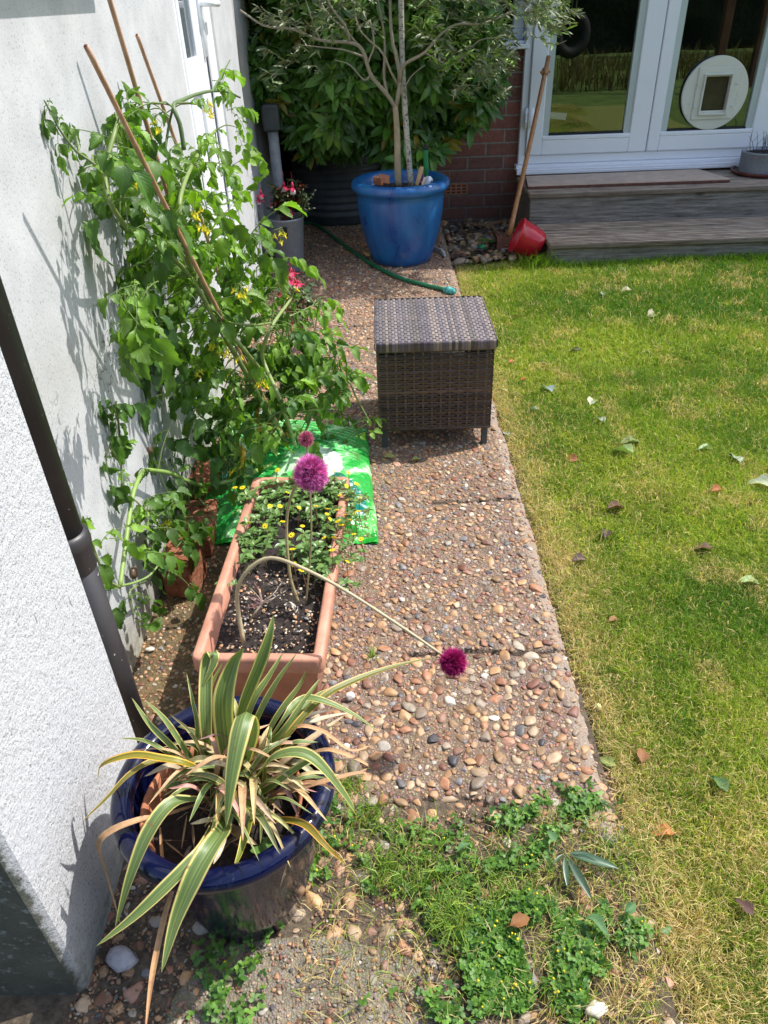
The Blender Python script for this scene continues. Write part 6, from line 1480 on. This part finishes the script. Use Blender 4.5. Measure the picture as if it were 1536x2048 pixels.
blade([(420, 1560, .24), (370, 1520, .32), (312, 1520, .34), (260, 1548, .34), (210, 1600, .32), (162, 1645, .30)], .011, (1.3, .9, .6))
blade([(420, 1600, .24), (330, 1630, .29), (285, 1638, .31), (225, 1660, .31), (198, 1690, .29), (215, 1750, .22), (250, 1880, .14)], .012, (.75, .5, .3), dead=True)
blade([(400, 1560, .24), (350, 1500, .33), (300, 1450, .37), (263, 1395, .40)], .012)
blade([(410, 1560, .24), (370, 1500, .33), (330, 1440, .38), (290, 1400, .40)], .012)
blade([(400, 1560, .24), (340, 1510, .33), (290, 1482, .35), (238, 1476, .35)], .009)
blade([(385, 1560, .24), (395, 1460, .34), (385, 1400, .38), (373, 1345, .40)], .008)
blade([(400, 1560, .24), (405, 1460, .34), (420, 1380, .38), (446, 1325, .41)], .012)
blade([(500, 1650, .24), (560, 1640, .30), (610, 1650, .32), (650, 1690, .32), (693, 1730, .29)], .013, (1.3, .75, .35))
blade([(490, 1600, .24), (495, 1585, .30), (500, 1620, .31), (485, 1690, .30), (466, 1742, .29)], .017, (1.3, 1.15, .5))
blade([(510, 1580, .24), (570, 1585, .31), (640, 1565, .34), (720, 1545, .34), (740, 1555, .33)], .010, (.8, .5, .3), dead=True)
blade([(510, 1560, .24), (560, 1530, .31), (620, 1480, .33), (690, 1430, .33)], .016, (.85, .7, .5), dead=True)
blade([(520, 1530, .25), (580, 1450, .34), (620, 1430, .34), (665, 1420, .33)], .016, (1.3, 1.2, 1.1), dead=True, tw=.4)
blade([(500, 1530, .25), (570, 1460, .33), (600, 1450, .34), (650, 1435, .33), (700, 1425, .32)], .012, (1, .95, .8), dead=True)
blade([(510, 1560, .24), (560, 1470, .34), (630, 1395, .36), (690, 1370, .36)], .014)
blade([(500, 1540, .24), (560, 1450, .37), (600, 1400, .38), (640, 1400, .38), (700, 1425, .36), (760, 1465, .33)], .015)
blade([(510, 1540, .25), (580, 1460, .35), (640, 1460, .36), (700, 1500, .34), (745, 1490, .33)], .008, (1, .6, .35), dead=True)
blade([(420, 1610, .24), (380, 1570, .30), (330, 1575, .31), (300, 1605, .30)], .012)
blade([(470, 1560, .24), (430, 1535, .31), (390, 1540, .32), (385, 1570, .30)], .012)
blade([(450, 1640, .24), (449, 1660, .31), (440, 1700, .32), (427, 1728, .31)], .014, (1.5, 1.45, 1.3), dead=True)
blade([(450, 1640, .24), (420, 1640, .30), (380, 1648, .30)], .012, (1.1, 1, .7), dead=True)
blade([(460, 1650, .24), (480, 1670, .29), (515, 1690, .29)], .016, (.9, .7, .45), dead=True)
blade([(560, 1560, .24), (600, 1520, .30), (660, 1500, .33), (735, 1530, .31), (715, 1545, .31)], .009, (.9, .6, .35), dead=True)
for i in range(90):      # fillers
    b_ = (rng.uniform(400, 540), rng.uniform(1520, 1640)); a_ = rng.uniform(0, 2 * PI); L_ = rng.uniform(90, 200); e_ = (b_[0] + math.cos(a_) * L_ * .95, b_[1] + math.sin(a_) * L_ * .8 - 20)
    e_ = (np.clip(e_[0], 250, 690), np.clip(e_[1], 1380, 1740)); m_ = ((b_[0] + e_[0]) / 2, (b_[1] + e_[1]) / 2 - 30); zt = rng.uniform(.27, .36); dd = rng.random() < .55
    blade([(b_[0], b_[1], .23), (m_[0], m_[1], (zt + .27) / 2 + .04), (e_[0], e_[1], zt)], rng.uniform(.006, .014), (rng.uniform(.7, 1.1), rng.uniform(.55, .9), rng.uniform(.35, .6)) if dd else (rng.uniform(.8, 1.1), rng.uniform(.8, 1.05), 1), dead=dd, tw=rng.uniform(-.6, .6))
for i in range(40):      # straw on the soil
    b_ = (rng.uniform(350, 580), rng.uniform(1500, 1720)); a_ = rng.uniform(0, 2 * PI); L_ = rng.uniform(30, 90)
    blade([(b_[0], b_[1], .235), (b_[0] + math.cos(a_) * L_ / 2, b_[1] + math.sin(a_) * L_ / 2, .245), (b_[0] + math.cos(a_) * L_, b_[1] + math.sin(a_) * L_, .24)], rng.uniform(.002, .005), np.array((.7, .5, .32)) * rng.uniform(.5, 1.2), dead=True)
D2 = D
for k_ in range(len(D.CO)): D.CO[k_] = D.CO[k_] * np.array((.56, .50, .42))
mk('strap_leaves', A, M['phorm'], parent=fx); mk('dead_leaves', D, M['dryblade'], parent=fx)
# small weed in the navy pot
A = Acc(); T = leaf_t(1, .33, 7, 5, .2, .15, serr=.08)
p = at(535, 1705, z=.25)
for k in range(5): A.inst(T, [rotm(k * 1.3 + .4, .25, .1) * rng.uniform(.02, .034)], [p], [(.13, .27, .05)])
mk('seedling', A, M['weed'], label='light green seedling weed sprouting from the soil of the navy pot', cat='weed')

# ================================================================== FALLEN LEAVES
def fleaf(u, v, L, col, label, az=None, curl=.3, z=None, narrow=False, el=.15):
    L = L * (.74 if v > 1100 else .9); p = at(u, v, z=LZ + .024 if z is None else z); T = leaf_t(1, .17 if narrow else .30, 9, 5, curl, rng.uniform(.15, .5), serr=0 if narrow else .05, pw=.9, wav=.05); A = Acc()
    az = rng.uniform(0, 6.3) if az is None else az
    m = rotm(az, el, rng.uniform(-.5, .5)) * L; A.inst((T[0] - [.5, 0, 0], T[1], T[2], T[3], None), [m], [p], [col])
    e = p + m @ np.array([-.5, 0, 0]); tube(A, [e, e + m @ np.array([-.22, .03, .03])], L * .014, 4, col)
    return mk('fallen_leaf', A, M['dryleaf'], label=label, cat='leaf', group='fallen leaves on the lawn and path')
PG, GG, BR, OR_, YE = (.34, .38, .24), (.24, .32, .26), (.13, .06, .04), (.38, .13, .05), (.45, .32, .06)
for a in ((1252, 578, .075, (.50, .44, .28), 'pale cream curled leaf on the shaded lawn in front of the lower step', 3.3), (1242, 540, .07, (.28, .3, .14), 'dull green curled leaf close in front of the wooden step', 2.9), (1288, 532, .06, PG, 'small pale green leaf just below the step edge, right of the dull green one', .3),
    (1305, 628, .085, (.50, .46, .32), 'large folded beige leaf lying on the clover in mid lawn', .6), (1296, 702, .07, (.38, .42, .22), 'flat pale green leaf below the large beige leaf', .2), (1208, 588, .06, GG, 'faint grey green leaf right of the hose end in the grass', 1.2), (1032, 632, .07, (.30, .22, .10), 'crumpled tan leaf in the grass right of the hose end', 3.),
    (1095, 776, .075, (.26, .34, .34), 'blue grey leaf standing in the grass right of the woven stool', 1.9), (1066, 817, .06, GG, 'grey leaf lying flat right of the foot of the woven stool', 2.6), (1186, 800, .075, (.5, .52, .4), 'pale silver leaf with a yellow patch in the sunny lawn', 1.), (1200, 838, .06, (.42, .47, .45), 'curled silvery leaf standing below the yellow patched one', 2.),
    (1248, 900, .085, (.28, .38, .14), 'broad olive green leaf lying in the middle of the sunny lawn', 2.4), (1262, 880, .09, (.20, .26, .12), 'dark edged leaf overlapping the broad olive green one', .3), (1413, 895, .06, (.36, .45, .25), 'small folded green leaf lying at the right of the sunny lawn', .1), (1473, 912, .075, (.34, .42, .36), 'curled grey green leaf near the right edge with a stalk pointing down', 1.5),
    (1528, 965, .10, (.5, .55, .4), 'large pale leaf cut by the right edge of the lawn view', 2.6), (1500, 1160, .075, (.30, .42, .18), 'long light green leaf by the right edge halfway down the lawn', .0), (1232, 1012, .06, BR, 'dark brown curled leaf in the sunlit lawn', .2), (1212, 1065, .05, (.10, .06, .06), 'small blackish leaf below the dark brown curled leaf', 1.2),
    (1408, 1092, .065, (.12, .07, .04), 'brown shrivelled leaf in long grass at the right of the lawn', 3.0), (1435, 978, .05, OR_, 'small orange brown leaf right of centre on the lawn', .4), (1142, 915, .06, (.33, .12, .06), 'rusty curled leaf in the straw near the path edge', 2.4), (1048, 757, .035, (.5, .10, .04), 'bright orange red petal like leaf by the stool', .5), (1024, 722, .035, (.5, .13, .07), 'tiny red leaf beside the corner of the stool lid', .5),
    (1160, 1117, .06, (.14, .09, .08), 'purplish brown leaf half buried in the grass', .2), (1440, 1565, .06, (.09, .17, .06), 'dark green glossy leaf low on the right of the lawn', 1.9), (1215, 1522, .05, (.22, .27, .07), 'olive green leaf beside the path edge near the pale berry', 2.5), (1285, 1508, .055, (.26, .12, .05), 'upright brown leaf in the straw near the pale berry', 1.2),
    (1328, 1665, .06, (.45, .18, .05), 'orange brown dead leaf on the straw coloured grass at the lower right', 3.1), (1490, 1812, .05, (.10, .05, .04), 'tiny dark brown leaf near the bottom right of the lawn', 2.), (1228, 1238, .04, (.40, .19, .10), 'small curled terracotta coloured leaf in the straw beside the path', .3), (1150, 700, .06, (.07, .07, .05), 'dark withered leaf in the grass right of the stool lid', 2.8),
    (1005, 778, .05, (.55, .52, .4), 'whitish leaf tucked between stool and lawn edge', 2.2), (1012, 865, .045, (.35, .40, .35), 'grey leaf lying on the lawn edge by the stool leg', 1.8)):
    fleaf(a[0], a[1], a[2], a[3], a[4], a[5])
fleaf(780, 912, .04, (.33, .32, .10), 'yellow green leaf lying on the pebbles in front of the stool', 0., z=.012)
fleaf(832, 918, .035, (.25, .28, .10), 'smaller dull green leaf on the pebbles right of the yellow green one', .3, z=.012)
fleaf(1040, 1840, .05, (.24, .10, .03), 'brown rotting leaf among the medick at the near end of the path', .4, z=.02)
for (u, v, az, n_) in ((1170, 1712, .25, 'uppermost'), (1195, 1722, .05, 'second from the top'), (1222, 1736, 0., 'lying furthest right'), (1140, 1748, -1.3, 'hanging down at the left'), (1168, 1765, -1.0, 'lowest and longest')):
    pass
A = Acc(); T = leaf_t(1, .10, 9, 3, .1, .25, pw=.9); b = at(1128, 1705, z=.02)
for (u, v) in ((1195, 1712), (1240, 1736), (1205, 1730), (1135, 1775), (1185, 1800), (1105, 1730)):
    e = at(u, v, z=.018); s0 = b + (e - b) * .15; d = e - s0; A.inst(T, [rotm(math.atan2(d[1], d[0]), .03, .1) * np.linalg.norm(d)], [s0], [np.array((.05, .10, .055)) * rng.uniform(.8, 1.3)])
tube(A, [at(1100, 1690, z=.02), b, at(1150, 1730, z=.02)], .0015, 5, (.1, .12, .05))
mk('leafy_sprig', A, M['leaf'], label='dark green sprig of narrow leaves lying on pebbles at the corner of the path', cat='sprig')
for (u, v, L, az, lab) in ((1105, 1670, .035, 1.9, 'plain green leaf standing above the dark sprig'), (925, 1690, .035, .8, 'broad green weed leaf by the pebbles at the ragged end of the path'), (1195, 1845, .05, -.6, 'long bright green leaf in the medick near the bottom'), (1262, 1815, .035, .4, 'round dark green leaf at the right end of the weeds')):
    fleaf(u, v, L, (.09, .19, .07), lab, az, z=.03, el=.3, curl=.5)
# berry, white stones
A = Acc(); sph(A, at(1195, 1414, z=-.012), .0085, (.62, .55, .25)); mk('berry', A, M['petal'], label='small pale yellow berry on the straw beside the path', cat='berry')
def stone(u, v, r, lab, col=(.55, .5, .42), z=.004, fl=.5):
    A = Acc(); T = PEB[rng.integers(0, 8)]; q = T[0] * [r, r * .8, r * fl] * (1 + .12 * rng.normal(0, 1, (len(T[0]), 1)).clip(-1, 1)); A.add(q + at(u, v, z=z), T[1], T[2], T[3], col); mk('stone', A, M['pebble'], label=lab, cat='stone', group='larger loose stones')
stone(262, 1925, .0, '') if False else None
stone(243, 1915, .028, 'large smooth pale grey stone in the shade below the navy pot', (.40, .38, .40))
stone(1193, 2018, .018, 'cream white angular stone at the bottom edge between weeds and grass', (.68, .62, .50))
stone(700, 1392, .012, 'chalky white broken stone on the pebbles right of the flax', (.72, .68, .64), .012, .7)
stone(300, 1298, .012, 'flat chalky white stone between the wall and the trough', (.6, .57, .52), .008, .4)
p = at(872, 505, z=.01); A = Acc(); tube(A, spline([at(868, 496, z=.012), at(882, 500, z=.018), at(890, 512, z=.01)], 8), [.006, .009, .010, .006], 8, (.6, .6, .58), jit=.2); mk('rag', A, M['petal'], label='twist of white tissue at the foot of the blue pot', cat='rag')
A = Acc(); p = at(963, 500, z=0); lathe(A, [(0, 0), (.02, 0), (.024, .02), (.016, .03), (0, .03)], p, 16); mk('hose_nozzle', A, M['greenplastic'], label='small green plastic cap on the stones in front of the brick wall', cat='cap')
A = Acc()
for i in range(9): 
    b = at(972, 490, z=0) + rng.normal(0, .02, 3) * [1, 1, 0]; A.inst(leaf_t(1, .3, 5, 3, .3, .2), [rotm(rng.uniform(0, 6), .5, 0) * rng.uniform(.03, .06)], [b + [0, 0, .02]], [(.10, .2, .04)])
mk('seedling', A, M['weed'], label='leafy seedling among the stones between the blue pot and the steps', cat='weed')
A = Acc(); K = 260; blades(A, .86 + rng.normal(0, .06, K), 4.16 + rng.normal(0, .03, K), np.full(K, -.03), rng.uniform(.05, .12, K), np.full(K, .004), np.array(GC['g2']) * rng.uniform(.7, 1.2, (K, 1)), .5, .6)
mk('grass_tuft', A, M['grass'], kind='stuff', label='long grass around the red pot and the step corner')

# ================================================================== GARDEN BEHIND THE CAMERA (seen in the door glass)
A = Acc()
V, fl, sz = sheet(-12, 14, 0, 3.2, 160, 40, lambda X, Y: 0 * X); q = V.copy(); n = fbm(q[:, 0], q[:, 1], 1.5, 11) * 1.2; V = np.stack([q[:, 0], -9 - n * .6 + .3 * q[:, 1], q[:, 1] * (1 + .2 * n)], 1)
A.add(np.vstack([V]), fl, sz); mk('hedge', A, M['hedge'], label='tall dark hedge at the far end of the garden, mirrored in the door glass', cat='hedge')
A = Acc(); K = 9000; x = rng.uniform(-6, 9, K); y = rng.uniform(-7.5, -2.6, K); kk = fbm(x, y, .8, 66) > .5; x, y = x[kk], y[kk]; K = len(x); g = rng.random((K, 1))
blades(A, x, y, np.full(K, -.08), rng.uniform(.12, .5, K), np.full(K, .02), (np.array((.10, .12, .03)) * g + np.array((.24, .18, .07)) * (1 - g)) * rng.uniform(.5, 1.1, (K, 1)), .5, .6)
mk('long_grass', A, M['grass'], kind='stuff', label='rough long grass in the unmown part of the garden behind the photographer')
sw = thing('tyre_swing', 'black tyre swing hanging on ropes, seen only mirrored in the left door pane', 'swing', (3.05, -1.9, .35))
A = Acc(); a_ = np.linspace(0, 2 * PI, 48, endpoint=False); tc = np.array([2.72, -1.85, .72]); P = [tc + [.19 * math.cos(t), 0, .22 * math.sin(t)] for t in a_]; P.append(P[0]); tube(A, P, .07, 16, cap=False); mk('tyre', A, M['rubber'], parent=sw)
A = Acc(); tube(A, [tc + [-.03, 0, .25], tc + [-.01, 0, 2.2]], .008, 6); tube(A, [tc + [.03, 0, .25], tc + [.01, 0, 2.2]], .008, 6); mk('rope', A, M['rope'], parent=sw)
A = Acc(); A.box(1.6, 4.9, -1.93, -1.80, 2.9, 3.05, bev=.01); A.box(1.6, 1.72, -1.92, -1.81, -.08, 2.898, bev=.01); A.box(4.78, 4.9, -1.92, -1.81, -.08, 2.898, bev=.01)
mk('swing_frame', A, M['shed'], smooth=False, label='timber frame that carries the tyre swing behind the photographer', cat='frame')
A = Acc(); A.box(3.4, 8., -2.6, -2.48, 1.50, 1.64, bev=.01); A.box(7.8, 7.9, -2.58, -2.5, -.08, 1.499, bev=.01); A.box(5.6, 5.7, -2.58, -2.5, -.08, 1.499, bev=.01); mk('timber_rail', A, M['shed'], smooth=False, label='brown timber rail mirrored at the top of the right door pane', cat='rail')
